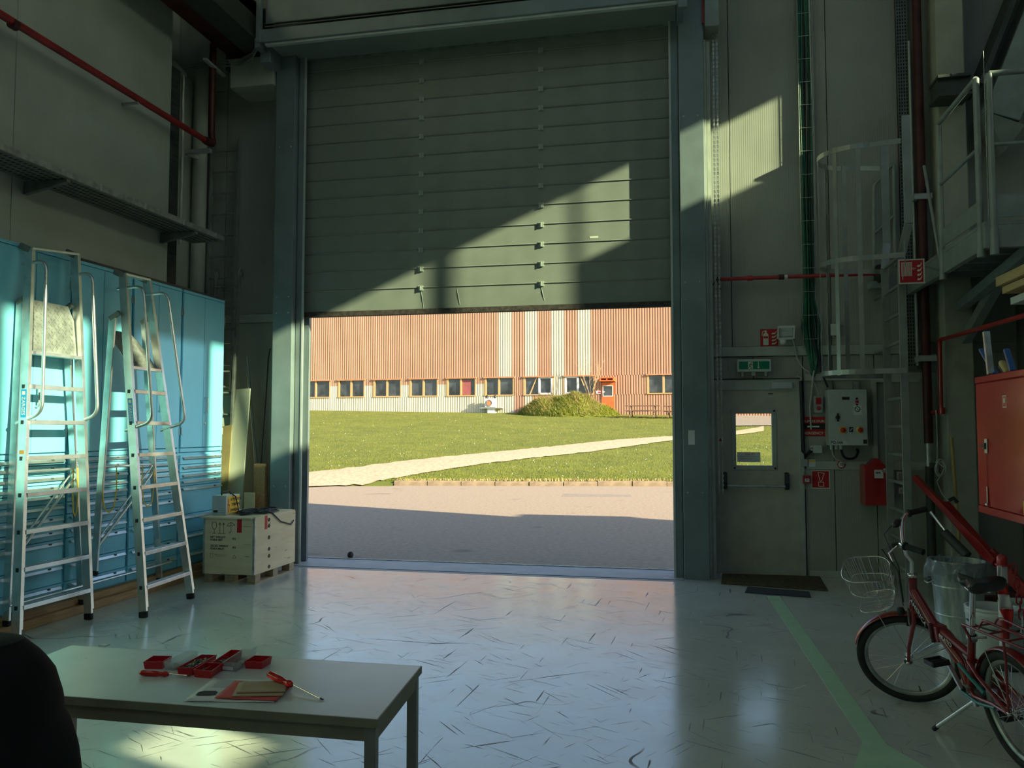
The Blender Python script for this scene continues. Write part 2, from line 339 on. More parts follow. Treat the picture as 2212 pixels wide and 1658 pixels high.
for x0, x1 in ((.27,.80),(.80,1.34)): panel(x0, x1, 2.23, 2.49)
for x0, x1 in ((-6.7,-5.95),(-5.95,-5.0)):
    panel(x0, x1, 0, 3.05); panel(x0, x1, 3.16, 6.2); panel(x0, x1, 6.2, 9); panel(x0, x1, 9, ZT)
for i in range(4): panel(-5+i*1.3175, -5+(i+1)*1.3175, 6.9, ZT)
for n, (a, b, lab) in {2: ((.27,YW-.03,2.49), (2.62,YW+.05,2.6), 'flat horizontal rail on the wall above the green exit sign'), 3: ((1.36,YW-.02,1.20), (2.75,YW+.02,1.295), 'flat horizontal rail on the wall behind the round sticker'),
                       4: ((-5.95,YW-.02,3.05), (-5.0,YW+.05,3.16), 'flat horizontal rail on the wall left of the shutter'), 5: ((1.36,YW-.02,2.20), (2.75,YW+.02,2.28), 'flat horizontal rail just above the grey control cabinet')}.items():
    struct(B(a, b).build('trim_%d' % n, 'trim', bevel=.004), lab, 'trim')
struct(B((1.37, YW-.012, 0), (2.75, YW+.002, .075)).build('baseboard_back', 'trim', bevel=.003), 'low pale baseboard right of the exit door', 'baseboard')
# left wall
wlf = struct(thing('wall_left', 'pale grey green panel wall above the blue cabinets', 'wall', (XL, 0, 0)))
B((XL-.2, YB, 0), (XL-.06, 8.45, ZT)).build('backing', 'wall_plain', wlf)
for i in range(9):
    y1 = 8.45 - i*2.28; y0 = max(YB, y1-2.28)
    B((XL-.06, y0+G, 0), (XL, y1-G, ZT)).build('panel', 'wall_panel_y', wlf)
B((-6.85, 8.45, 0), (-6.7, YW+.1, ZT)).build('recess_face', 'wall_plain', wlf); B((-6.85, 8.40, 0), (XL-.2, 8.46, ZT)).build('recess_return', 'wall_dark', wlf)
# right wall with a band of high green tinted windows
bays = [(4.85, 5.96, 9.30, 10.24)] + [(a, b, 8.65, 10.24) for a, b in ((4.29,4.85),(3.22,4.22),(2.42,3.15),(1.08,2.36),(.78,.98),(-.55,.45),(-1.60,-.62),(-2.9,-1.7),(-4.1,-3.0),(-5.3,-4.2))] + [(-1.47, -.92, 6.12, 6.48)]
wr = wall_cells(MB(), [YB, YW+.16] + [v for b in bays for v in b[:2]], [0, ZT] + [v for b in bays for v in b[2:]], bays, lambda m, a, b, c, d: m.box((XR, a, c), (XR+.12, b, d)))
struct(wr.build('wall_right', 'wall_plain'), 'far right hall wall with high windows', 'wall')
for i, (y0, y1, z0, z1) in enumerate(bays):
    t = struct(thing('window_%d' % (i+1), 'high green tinted window in the right hall wall, number %d from the shutter wall' % (i+1), 'window', (XR, y0, z0)))
    m = MB(); w = .014
    for a, b in (((y0,z0),(y1,z0+w)), ((y0,z1-w),(y1,z1)), ((y0,z0+w),(y0+w,z1-w)), ((y1-w,z0+w),(y1,z1-w))): m.box((XR-.01, a[0], a[1]), (XR+.06, b[0], b[1]))
    m.build('window_frame', 'trim', t); MB().quad((XR+.02,y0+w,z0+w),(XR+.02,y1-w,z0+w),(XR+.02,y1-w,z1-w),(XR+.02,y0+w,z1-w)).build('pane', 'pane_dim_fill' if i == 4 else 'pane_green', t)  # one bay has a dimmed pane, added to brighten the shaded cabinets
struct(B((-7, YB-.15, 0), (XR+.12, YB, ZT)).build('wall_rear', 'wall_plain'), 'plain rear hall wall behind the camera', 'wall')
# roof; unseen strip skylights added to raise the fill light in the hall
sky_x = ((-2.2, -.9, 4.6), (2.4, 4.2, 4.6), (5.4, 6.4, 1.2))
ce = wall_cells(MB(), [-7, XR+.12] + [v for s in sky_x for v in s[:2]], [YB-.15, YW+.16, -11, 1.2, 4.6], [(s[0], s[1], -11, s[2]) for s in sky_x], lambda m, a, b, c, d: m.box((a, c, ZT), (b, d, ZT+.12)))
struct(ce.build('ceiling', 'wall_plain'), 'pale roof deck of the hall with added strip skylights', 'ceiling')
for i, (a, b, ye) in enumerate(sky_x):
    t = struct(thing('window_%d' % (len(bays)+1+i), 'long unseen strip skylight added in the hall roof for fill light, number %d from the left' % (i+1), 'skylight', (a, 0, ZT)))
    MB().quad((a,-11,ZT+.06),(b,-11,ZT+.06),(b,ye,ZT+.06),(a,ye,ZT+.06)).build('pane', 'pane_sky', t)
    m = MB()
    for k in range(9): y = -11+(ye+11)/8*k; m.box((a, y-.03, ZT+.02), (b, y+.03, ZT+.1))
    m.build('window_frame', 'trim', t)
# ---------------------------------------------------------------- the big shutter: door_1
d1 = struct(thing('door_1', 'large grey green slatted industrial shutter, half raised', 'shutter door', (-2.35, 9.5, 0)))
YS = 9.51; SX0, SX1 = -4.70, -.06; P = .2369; Z0 = 3.38
m = MB()                                                         # one slat: flat face, rounded bead at its foot
prof = [(0,.018),(0,P-.004),(.03,P-.004),(.03,0),(.012,0),(-.006,.002),(-.012,.009),(-.006,.016)]
m.prism([(SX0, YS+y, Z0+z) for y, z in prof], (SX1-SX0, 0, 0))
s0 = m.build('slat', 'shutter', d1)
for i in range(1, 14):
    c = s0.copy(); COL.objects.link(c); c.location.z = P*i
B((SX0, YS, 3.125), (SX1, YS+.03, Z0-.003)).build('slat', 'shutter', d1, bevel=.004)
bb = B((SX0, YS-.02, 3.06), (SX1, YS+.05, 3.125)).build('bottom_bar', 'shutter_edge', d1, bevel=.006)
def clip(x, z):
    m = MB(); y = YS-.014
    for dx, dz in ((-.017,-.018),(-.017,.018),(.017,-.018),(.017,.018)): m.box((x+dx-.014,y-.004,z+dz-.013),(x+dx+.014,YS+.002,z+dz+.013))
    m.box((x-.006,y-.014,z-.028),(x+.006,YS,z+.028)); m.box((x-.028,y-.004,z-.005),(x+.028,YS,z+.005)); return m
cl0 = clip(-3.135, Z0).build('hinge_clip', 'clip_grey', d1)
for i in range(0, 13):
    for k, x in enumerate((-3.135, -1.632)):
        if i == 0 and k == 0: continue
        c = cl0.copy(); COL.objects.link(c); c.location = (x+3.135, 0, P*i)
a = FY(1283, 512, YS); B((a.x-.05, YS-.002, a.z-.01), (a.x+.05, YS+.001, a.z+.012)).build('sticker', 'sign_white', d1)
for px_, dz in ((990, .25), (912, .30), (1172, .22)):            # dents in the bottom slat
    a = FY(px_, 650, YS); MB().path([(a.x-.02, YS, 3.36), (a.x+.0, YS-.004, 3.27), (a.x+.02, YS, 3.36-dz*.8)], .0035, 6).build('dent', 'shutter', d1)
for side, x0, x1, g0, g1 in (('l', -5.0, -4.74, -4.74, -4.64), ('r', -.005, .27, -.105, -.005)):
    B((x0, 9.30, 0), (x1, YW-.002 if side == 'r' else YW-.002, 6.75)).build('post', 'steel_frame', d1, bevel=.006)
    m = MB()                                                     # guide channel: lips and dark slot
    m.box((g0, YS-.12, 0), (g1, YS-.075, 6.4)); m.box((g0, YS+.055, 0), (g1, YS+.12, 6.4))
    e = g0 if side == 'l' else g1
    m.box((e-.012, YS-.12, 0), (e+.012, YS+.2, 6.4))
    m.build('guide_channel', 'steel_frame', d1, bevel=.003)
    gx = g1 if side == 'l' else g0
    B((gx-.012, YS-.128, 0), (gx+.012, YS-.118, 6.4)).build('guide_lip', 'light_grey_metal', d1)
    B((g0+.012, YS+.056, .0), (g1, YS+.066, 3.1)).build('seal', 'rubber', d1)
    for dz in (.95, 3.1, 3.3, 5.2):
        for dx in (.05, .21): MB().lathe([(0,-.006),(.010,-.004),(.012,0)], (x0+dx, 9.30, dz), 8, (0,1,0)).build('bolt', 'galvanised', d1)
# header box of the shutter
hd = B((-5.02, 8.87, 6.36), (.05, 8.93, 6.52)).build('header_rail', 'steel_frame', d1, bevel=.005)
B((-4.95, 8.90, 6.33), (.0, 8.96, 6.36)).build('header_lip', 'light_grey_metal', d1, bevel=.004)
B((-4.93, 8.99, 6.372), (-.03, 9.46, 6.385)).build('soffit_panel', 'shutter', d1)
for y in (8.97, 9.47): B((-4.95, y-.01, 6.355), (-.02, y+.012, 6.375)).build('soffit_rail', 'galv_dull', d1)
for x in (-5.02, .03): B((x-.05, 8.87, 6.30), (x+.02, 9.6, 6.42)).build('header_cheek', 'steel_frame', d1, bevel=.004)
B((-5.05, 8.86, 6.36), (-4.99, 8.92, 7.6)).build('header_post', 'steel_frame', d1, bevel=.004); B((.0, 8.86, 6.25), (.10, 8.92, 7.6)).build('header_post', 'steel_frame', d1, bevel=.004)
B((-4.97, 8.95, 6.62), (.0, 8.97, 7.5)).build('header_cover', 'steel_frame', d1)
for z in (6.58, 6.62): MB().tube((-4.97, 8.935, z), (0, 8.935, z), .008, n=6).build('header_bead', 'galv_dull', d1)
B((-5.08, 9.02, 6.18), (-4.94, 9.30, 6.42)).build('header_bracket', 'steel_frame', d1, bevel=.006)
B((-4.99, 9.47, 6.42), (.02, 9.72, 7.6)).build('header_back', 'steel_frame', d1)
# right hand post cover strip, motor and pull chain
B((.275, 9.36, .0), (.30, 9.40, 6.1)).build('cover_strip', 'trim', d1); B((.305, 9.42, .0), (.345, 9.5, 6.1)).build('cover_strip', 'trim', d1)
B((.29, 9.25, 6.2), (.45, 9.6, 6.75)).build('drive_box', 'grey_steel', d1, bevel=.01); B((.262, 9.27, 6.25), (.288, 9.29, 6.7)).build('drive_cover', 'red_pipe', d1)
tag(B((-.005+.06, 9.297, 1.48), (.055+.07, 9.3, 1.64)).build('notice', 'paper', d1), 'small printed notice on the right shutter post')
# ---------------------------------------------------------------- exit door: door_2
d2 = struct(thing('door_2', 'grey emergency exit door with a small window and push bar', 'door', (.84, YW, 0)))
fr = MB()
fr.box((DX0,YW-.035,0),(DX0+.055,YW+.08,DZ)); fr.box((DX1-.055,YW-.035,0),(DX1,YW+.08,DZ)); fr.box((DX0+.055,YW-.035,2.10),(DX1-.055,YW+.08,DZ))
fr.build('door_frame', 'trim', d2, bevel=.006)
wx0, wz1 = FY(1589,893,YW).x, FY(1589,893,YW).z; wx1, wz0 = FY(1668,1005,YW).x, FY(1668,1005,YW).z
lx0, lx1 = DX0+.045, DX1-.045; lf = MB(); y0, y1 = YW-.02, YW+.03
lf.box((lx0,y0,.005),(lx1,y1,wz0)); lf.box((lx0,y0,wz1),(lx1,y1,2.112)); lf.box((lx0,y0,wz0),(wx0,y1,wz1)); lf.box((wx1,y0,wz0),(lx1,y1,wz1))
YL = YW-.02
leaf = lf.build('door_leaf', 'door_leaf', d2)
e = .05; m = MB()
m.box((wx0-e,YL-.012,wz0-e),(wx1+e,YL,wz0)); m.box((wx0-e,YL-.012,wz1),(wx1+e,YL,wz1+e)); m.box((wx0-e,YL-.012,wz0),(wx0,YL,wz1)); m.box((wx1,YL-.012,wz0),(wx1+e,YL,wz1))
m.build('window_frame', 'trim', leaf, bevel=.004)
MB().quad((wx0,YL+.03,wz0),(wx1,YL+.02,wz0),(wx1,YL+.02,wz1),(wx0,YL+.02,wz1)).build('pane', 'pane_clear', leaf)
for x, z in ((wx1+.028,wz1+.03),(wx0-.02,wz0-.03),(wx1+.028,wz0-.03)): MB().lathe([(0,-.018),(.012,-.016),(.013,-.01)], (x,YL,z), 8, (0,1,0)).build('screw_cap', 'black_plastic', leaf)
a, b = FY(1592,976,YL), FY(1643,998,YL)
nt_ = B((a.x, YL+.010, b.z), (b.x, YL+.014, a.z)).build('notice', 'paper', d2)
lettering('Lum ID', .035, (a.x+.09, YL+.009, a.z-.035), (1,0,0), (0,0,1), 'sign_red', nt_)
for k in range(4): B((a.x+.02, YL+.0085, a.z-.055-.018*k), (b.x-.02-.03*(k%2), YL+.0095, a.z-.050-.018*k)).build('text_line', 'grey_plastic', nt_)
m = MB()
for xx in (FY(1566,1038,YL).x, FY(1699,1038,YL).x):
    zc = FY(1566,1037,YL).z; m = MB().prism([(xx-.022,YL-.0,zc-.10),(xx-.022,YL-.07,zc-.09),(xx-.022,YL-.085,zc-.02),(xx-.022,YL-.05,zc+.08),(xx-.022,YL,zc+.10)], (.044,0,0)); m.build('push_bar_bracket', 'black_plastic', leaf, bevel=.006)
zb = FY(1640,1049,YL).z; MB().tube((FY(1570,1049,YL).x,YL-.07,zb), (FY(1695,1049,YL).x,YL-.07,zb), .014).build('push_bar', 'galvanised', leaf)
a, b = FY(1665,826,YL), FY(1711,839,YL); cb = B((a.x,YL-.06,b.z),(b.x,YL-.03,a.z)).build('door_closer', 'light_grey_metal', d2, bevel=.004)
MB().bar((a.x+.03,YL-.05,b.z-.005),(a.x+.16,YL-.05,b.z-.012),.012,.006).build('closer_arm', 'galvanised', cb)
B((lx0+.01, YL-.004, 1.515), (lx0+.045, YL+.001, 1.545)).build('sticker', 'sign_red', leaf)
a = FY(1664,850,YL); B((a.x-.025,YL-.004,a.z-.008),(a.x+.03,YL+.001,a.z+.006)).build('maker_plate', 'dark_steel', leaf)
B((lx0, YL-.008, .03), (lx1, YL+.001, .10)).build('kick_strip', 'trim', leaf)
struct(B((XR+.125, 8.5, 0), (13.84, 10.3, 6.5)).box((XR+.1, 8.4, 6.5), (13.95, 10.4, 6.6)).build('wall_shadow_block', 'clad_cream'), 'unseen block added at the right end of the hall to shape the road shadow', 'wall')  # out of view, added to step the edge of the hall's shadow outside
# corner column, right hand concrete column, partition under the platform
struct(B((-6.60, 9.22, 0), (-6.36, 9.74, 6.3)).build('trim_6', 'wall_plain', bevel=.01), 'pale boxed column in the corner left of the shutter', 'column')
struct(MB().tube((-6.25,9.60,0),(-6.25,9.60,6.5),.095,n=16).build('trim_7', 'wall_plain'), 'round pale duct pipe in the corner behind the red pipe', 'column')
struct(B((2.74, 9.42, 0), (3.02, 9.745, 9)).build('trim_8', 'concrete_col', bevel=.012), 'square concrete column behind the red fire pipes', 'column')
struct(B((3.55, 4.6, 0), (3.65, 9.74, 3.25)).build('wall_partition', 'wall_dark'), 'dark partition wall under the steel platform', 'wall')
# ================================================================ OUTDOORS
struct(B((-70, 9.865, -.2), (50, 25.2, -.005)).build('ground_road', 'asphalt', loc=(0, 16, 0)), 'pale asphalt road outside the shutter, half in shade', 'road')
road = bpy.data.objects['ground_road']; ORG[road] = V((0, 16, 0))
tag(MB().prism([FZ(*p, -.004) for p in ((1212,1072),(1218,1066),(1362,1068),(1364,1072)[:2])][:4], (0,0,.003)).build('road_patch', 'asphalt_patch', road), 'dark mended strip in the sunny asphalt')
kl, kr = FZ(850, 1048), FZ(1455, 1050); kd = (kr-kl).normalized(); kn = V((-kd.y, kd.x, 0))
# kerb stones
kt = thing('kerb', 'weathered stone kerb between the road and the lawn', 'kerb', tuple(kl))
k0 = MB().obox(kl + kd*.5 + kn*.11 + V((0,0,.05)), kd*.492, kn*.11, (0,0,.085)).build('kerb_stone', 'kerb', kt, bevel=.015)
for i in range(1, 30):
    c = k0.copy(); COL.objects.link(c); c.location = kd*i + V((random.uniform(-.01,.01), random.uniform(-.015,.015), random.uniform(-.012,.008)))
# the building across the lawn
fd = ray(-5193, 927); fd.z = 0; fd = -fd.normalized()             # along its wall, to the right
fn = V((fd.y, -fd.x, 0))                                          # towards us
fb = FY(1060, 891, 56.0)
def FF(x, y): return FP(x, y, fb, fn)
bz = fb.z
def fac(u, z, out=0.): return fb + fd*u + fn*out + V((0,0,z-bz))
def fu(x, y): p = FF(x, y); return (p-fb).dot(fd), p.z
# lawn: rises from the kerb to the foot of that building
kb = kl + kn*.22
def lawn_z(p):
    d = (p-kb).dot(kn); D = (fb-kb).dot(kn)
    if d < 0: return max(.0, .10+d*.2)
    t = d/D; return .10 + (bz-.10)*t + .05*math.sin(p.x*.35+1)*math.sin(p.y*.4)*min(1, d)*max(0, 1-t)
def lawn(x, y):                                                   # pixel on the mean lawn plane
    D = (fb-kb).dot(kn); n = V((-kn.x*(bz-.1)/D, -kn.y*(bz-.1)/D, 1)); return FP(x, y, V((kb.x,kb.y,.10)), n)
def lawn_pt(u, v):
    p = kb + kd*(-45+90*u); D = (fb-kb).dot(kn)+8; p = p + kn*(D*v**1.5); p.z = lawn_z(p); return p
lw = MB().grid(lawn_pt, 110, 70).grid(lambda u, v: kb + kd*(-45+45*u) + V((0,0,.10-.12*(1-v))) - kn*(.55*(1-v)), 60, 1).build('ground_lawn', 'grass_ground', loc=(0, 40, 0)); struct(lw, 'sloping sunlit lawn across the road', 'lawn')
up_ = [(600,1032),(668,1022),(800,1007),(900,995),(1000,985),(1080,976),(1150,968),(1220,961),(1300,953),(1380,947),(1455,942),(1600,929),(1650,921)]
lo_ = [(600,1060),(668,1050),(800,1043),(850,1034),(950,1019),(1060,1003),(1130,994),(1200,985),(1300,973),(1380,962),(1455,952),(1600,938),(1650,931)]
m = MB(); vs_ = []; PN = 90; random.seed(12)
def along(pl, t):
    k = min(len(pl)-2, int(t*(len(pl)-1))); f = t*(len(pl)-1)-k; A, Bq = lawn(*pl[k]), lawn(*pl[k+1]); return A.lerp(Bq, f)
for i in range(PN+1):
    A, Bq = along(up_, i/PN), along(lo_, i/PN); e = (Bq-A).normalized(); A = A+e*random.uniform(-.16,.16); Bq = Bq+e*random.uniform(-.13,.13)
    for k in range(5):
        q = A.lerp(Bq, k/4); q.z = lawn_z(q) + (.045 if 0 < k < 4 else .03); vs_.append(q)
m.add(vs_, [(i*5+k, i*5+k+1, (i+1)*5+k+1, (i+1)*5+k) for i in range(PN) for k in range(4)], True)
struct(m.build('ground_path', 'gravel'), 'worn sandy footpath crossing the lawn', 'path')
path_poly = [(lawn(*p).x, lawn(*p).y) for p in up_ + lo_[::-1]]
def inside(x, y, poly):
    r = False; j = len(poly)-1
    for i in range(len(poly)):
        if (poly[i][1] > y) != (poly[j][1] > y) and x < (poly[j][0]-poly[i][0])*(y-poly[i][1])/(poly[j][1]-poly[i][1])+poly[i][0]: r = not r
        j = i
    return r
def gravel_area(pts, name, lab):
    m = MB(); q = [lawn(*p) for p in pts]
    for k in q: k.z = lawn_z(k) + .05
    m.quad(*q); return struct(m.build(name, 'asphalt_patch'), lab, 'gravel')
gravel_area(((1560,921),(1760,919),(1760,898),(1560,897)), 'ground_gravel', 'grey gravel strip seen through the exit door window')
# grass tufts as stuff
def tufts(name, lab, n, place, hmin, hmax, wd, mat_, parent=None, lean=.5):
    m = MB(); vs_, fs_ = [], []
    while len(fs_) < n:
        p = place()
        if p is None: continue
        a = random.uniform(0, math.pi); w = V((math.cos(a), math.sin(a), 0))*wd*random.uniform(.5,1); h = random.uniform(hmin, hmax)
        t = p + V((random.uniform(-lean,lean)*h, random.uniform(-lean,lean)*h, h)); i = len(vs_); vs_ += [p-w, p+w, t]; fs_.append((i,i+1,i+2))
    m.add(vs_, fs_); return tag(m.build(name, mat_, parent), lab, None if parent else 'grass', None, 'stuff')
def lawn_place():
    u = random.random(); v = random.random()**1.7
    p = kb + kd*(-4.5+20*u - 12*v + 15*v*u) + kn*(.05+33*v)
    if inside(p.x, p.y, path_poly) and random.random() < .97: return None
    p.z = lawn_z(p) - .01; return p
tufts('lawn_grass', 'short bright green lawn grass with daisies across the road', 110000, lawn_place, .03, .075, .009, 'grass_blade')
tufts('lawn_daisies', 'scattered white daisies in the lawn grass', 900, lawn_place, .04, .07, .011, 'daisy', lean=1.2)
def verge_place():
    s = random.uniform(0, 11); p = kl + kd*s + kn*random.uniform(.16,.45); p.z = .10; return p
tufts('verge_grass', 'ragged grass and dry leaves along the kerb edge', 1800, verge_place, .05, .14, .02, 'grass_dry')
# ---- building cladding, one part per colour field
fbld = thing('factory_building', 'long low building with tan and cream corrugated cladding across the lawn', 'building', tuple(fb))
PT = .176
def clad(u0, u1, z0, z1, mt):
    m = MB(); n = max(1, round((u1-u0)/PT)); p = (u1-u0)/n; vs_ = []
    prof = []
    for i in range(n): prof += [(u0+i*p, 0), (u0+i*p+p*.12, .05), (u0+i*p+p*.60, .05), (u0+i*p+p*.74, 0)]
    prof.append((u1, 0)); N_ = len(prof)
    m.add([fac(u, z0, o) for u, o in prof] + [fac(u, z1, o) for u, o in prof], [(i, i+1, N_+i+1, N_+i) for i in range(N_-1)])
    return m.build('cladding_sheet', mt, fbld)
ztop = bz+7.9
wins = [(652,714,822,858),(731,788,821,858),(807,867,820,857),(885,946,818,857),(965,1028,817,857),(1047,1110,815,856),(1131,1196,814,854),(1217,1284,813,853),(1397,1470,808,852)]
wu = [(fu(a,c)[0], fu(b,c)[0], fu(a,d)[1], fu(a,c)[1]) for a,b,c,d in wins]
zb0, zt0 = sum(w[2] for w in wu)/9, sum(w[3] for w in wu)/9
zmid = fu(715, 834)[1]
cols = [(fu(1077,700)[0], fu(1106,700)[0], 1), (fu(1134,700)[0], fu(1161,700)[0], 1), (fu(1191,700)[0], fu(1219,700)[0], 1), (fu(1248,700)[0], fu(1276,700)[0], 1)]
U0, U1 = -40.0, 45.0
edges = [U0] + [v for c in cols for v in c[:2]] + [U1]
for i, (a, b) in enumerate(zip(edges, edges[1:])):
    mt = 'clad_cream' if i % 2 else 'clad_tan'
    n = max(1, int((b-a)/12)) if b-a > 14 else 1
    for k in range(n): clad(a+(b-a)*k/n, a+(b-a)*(k+1)/n, zt0, ztop, mt)
us = [U0] + [v for w in wu for v in w[:2]] + [U1]
ucut = fu(1111, 870)[0]
for i in range(0, len(us), 2):                                   # piers between the windows
    a, b = us[i], us[i+1]
    for a2, b2 in ((a, min(b, ucut)), (max(a, ucut), b)):
        if b2-a2 < .05: continue
        if a2 < ucut-.01: clad(a2, b2, zb0, zmid, 'clad_cream'); clad(a2, b2, zmid, zt0, 'clad_tan')
        elif fu(1196,800)[0]-.1 < a2 < fu(1217,800)[0]: clad(a2, b2, zb0, zt0, 'clad_cream')
        else: clad(a2, b2, zb0, zt0, 'clad_tan')
e1, e2 = fu(1134,880)[0], fu(1150,880)[0]
for a, b, mt in ((U0, -12, 'clad_cream'), (-12, 0, 'clad_cream'), (0, ucut, 'clad_cream'), (ucut, e1, 'clad_tan'), (e1, e2, 'clad_cream'), (e2, 14, 'clad_tan'), (14, U1, 'clad_tan')): clad(a, b, bz-.3, zb0, mt)
MB().obox(fac((U0+U1)/2, bz+4, -.35), fd*(U1-U0)/2, fn*.02, (0,0,5)).build('inner_wall', 'wall_dark', fbld)
MB().obox(fac((U0+U1)/2, ztop+.1, -.1), fd*(U1-U0)/2, fn*.25, (0,0,.12)).build('roof_edge', 'frame_brown', fbld)
def rectbar(m, a, b, za, zb, o0, o1): m.obox(fac((a+b)/2, (za+zb)/2, (o0+o1)/2), fd*(b-a)/2, fn*(o1-o0)/2, (0,0,(zb-za)/2))
for i, (a, b, za, zb) in enumerate(wu):
    za, zb = zb0, zt0; w = .10; m = MB()
    rectbar(m, a, b, za, za+.08, -.02, .09); rectbar(m, a, a+w*1.5, za, zb, -.02, .07); rectbar(m, b-w*.6, b, za, zb, -.02, .07); mid = (a+b)/2
    if i not in (6, 7): rectbar(m, mid-.07, mid+.07, za, zb, -.02, .06)
    wi = m.build('window_frame', 'frame_tan', fbld)
    m = MB(); rectbar(m, a-.05, b+.08, zb-.05, zb+.04, -.02, .14); m.build('lintel', 'frame_brown', wi)
    for c, d in ((a+w, mid), (mid, b-w*.6)): m = MB(); m.quad(fac(c,za+.05,-.04), fac(d,za+.05,-.04), fac(d,zb,-.04), fac(c,zb,-.04)); m.build('pane', 'window_dark', wi)
    if i in (6, 7):
        c, d = ((mid, b-w*.6) if i == 6 else (a+w, mid)); m = MB(); q = .13
        rectbar(m, c, d, za+.05, za+.05+q, -.02, .08); rectbar(m, c, d, zb-q, zb, -.02, .08); rectbar(m, c, c+q, za, zb, -.02, .08); rectbar(m, d-q, d, za, zb, -.02, .08); m.build('sash', 'frame_white', wi)
        m = MB(); xs = (a+.45, mid-.1) if i == 6 else (b-.5, mid+.1)
        m.bar(fac(xs[0], za+.08, -.02), fac(xs[1], zb-.02, -.02), .06, .13, fn); m.build('brace', 'frame_tan', wi)
    if i == 4: m = MB(); rectbar(m, mid+.1, mid+.75, za+.1, zb-.15, -.035, -.025); m.build('red_panel', 'dull_red', wi)
a, z1 = fu(1300, 826); b, z0 = fu(1328, 885); z0 = bz
dr = MB(); rectbar(dr, a, b, z0, z1, .03, .10); dr = dr.build('door', 'door_orange', fbld)
m = MB(); rectbar(m, a+.12, b-.15, z0+1.1, z1-.25, .10, .108); m.build('pane', 'window_dark', dr)
m = MB(); q = .05; rectbar(m, a+.07, b-.10, z0+1.05, z0+1.1, .1, .115); rectbar(m, a+.07, b-.1, z1-.25, z1-.2, .1, .115); rectbar(m, a+.07, a+.12, z0+1.1, z1-.25, .1, .115); rectbar(m, b-.15, b-.1, z0+1.1, z1-.25, .1, .115); m.build('window_frame', 'frame_white', dr)
m = MB(); rectbar(m, a-.05, b+.1, z1+.05, z1+.13, .05, .75); rectbar(m, a-.02, b+.05, z1+.25, z1+.32, .05, .6)
for uu in (a, (a+b)/2, b): rectbar(m, uu-.03, uu+.03, z1+.05, z1+.3, .06, .6)
m.build('canopy', 'door_orange', dr)
m = MB(); uu, zz = fu(1292, 847); rectbar(m, uu-.12, uu+.22, zz-.1, zz+.1, .06, .08); sg = m.build('sign', 'frame_white', fbld); m = MB(); rectbar(m, uu, uu+.2, zz-.04, zz+.04, .08, .085); m.build('sign_mark', 'sign_red', sg)
m = MB(); uu, zz = fu(1304, 846); m.prism([fac(uu-.06,zz-.1,.115), fac(uu+.12,zz,.115), fac(uu-.06,zz+.1,.115)], fn*.005); m.build('arrow_sign', 'frame_white', dr)
# air conditioner on a bracket
u0, zt = fu(1053, 861); u1, zb_ = fu(1076, 880)
ac = thing('air_conditioner', 'white outdoor air conditioning unit low on the tan and cream building', 'air conditioner', tuple(fac((u0+u1)/2, zb_, .4)))
m = MB(); rectbar(m, u0, u1, zb_, zt, .25, .62); m.build('casing', 'frame_white', ac, bevel=.03)
MB().lathe([(.20,0),(.24,.0),(.24,.03),(.20,.03)], fac(u0+.32, (zb_+zt)/2, .62), 20, fn).build('fan_guard', 'grey_plastic', ac)
MB().lathe([(.0,.01),(.20,.01)], fac(u0+.32, (zb_+zt)/2, .62), 20, fn).build('fan', 'frame_brown', ac)
m = MB(); rectbar(m, u0-.35, u1+.45, zb_-.06, zb_, .05, .6); m.build('bracket', 'grey_plastic', ac)
for uu in (u0+.1, u1-.1):
    MB().lathe([(.05,0),(.11,.06),(.11,.12)], fac(uu, zt+.12, .35), 10, fn).build('pipe_cap', 'dark_steel', ac)
m = MB(); rectbar(m, u0+.15, u1-.1, bz-.05, zb_-.06, .1, .5); m.build('pedestal', 'frame_white', ac)
# earth mound with dry grass and a bare sapling
mc = lawn(1226, 893) - kn*1.0; mc.z = lawn_z(mc) - .15
RX = 3.55; RY = 2.3; HM = 1.42
def mound_h(x, y):
    r = math.sqrt((x/RX)**2 + (y/RY)**2)
    if r >= 1: return -.1
    b = (1-r**2.2); return HM*b**.8*(1+.10*math.sin(x*2.1)+.05*math.sin(x*5+y*3)) * (1 if x < 1.2 else 1-.12*(x-1.2))
def mpt(u, v):
    a = 2*math.pi*u; x, y = RX*v*math.cos(a), RY*v*math.sin(a); return mc + fd*x - fn*y + V((0,0,mound_h(x,y)))
mt_ = thing('earth_mound', 'grassy earth mound in front of the tan building', 'mound', tuple(mc))
MB().grid(mpt, 48, 14).build('soil', 'grass_ground', mt_)
def mound_place(cond=lambda x, y: True):
    def f():
        a, r = random.uniform(0, 6.283), math.sqrt(random.random()); x, y = RX*r*math.cos(a), RY*r*math.sin(a)
        if not cond(x, y): return None
        return mc + fd*x - fn*y + V((0,0,mound_h(x,y)-.02))
    return f
tufts('green_tufts', 'green grass tufts', 12000, mound_place(), .08, .24, .022, 'grass_blade', mt_, .8)
tufts('dry_tufts', 'straw coloured dry grass', 5000, mound_place(lambda x, y: -2.8 < x < 2.4 and random.random() < (.8 if x < -.7 or .5 < x else .25)), .12, .32, .014, 'grass_dry', mt_, 1.3)
sp = FY(1272, 862, mc.y); sp = mc + fd*(1.55) ; sp.z = mc.z + mound_h(1.55, 0)-.05
st_ = thing('bare_sapling', 'thin leafless sapling growing on the earth mound', 'sapling', tuple(sp))
m = MB(); random.seed(3)
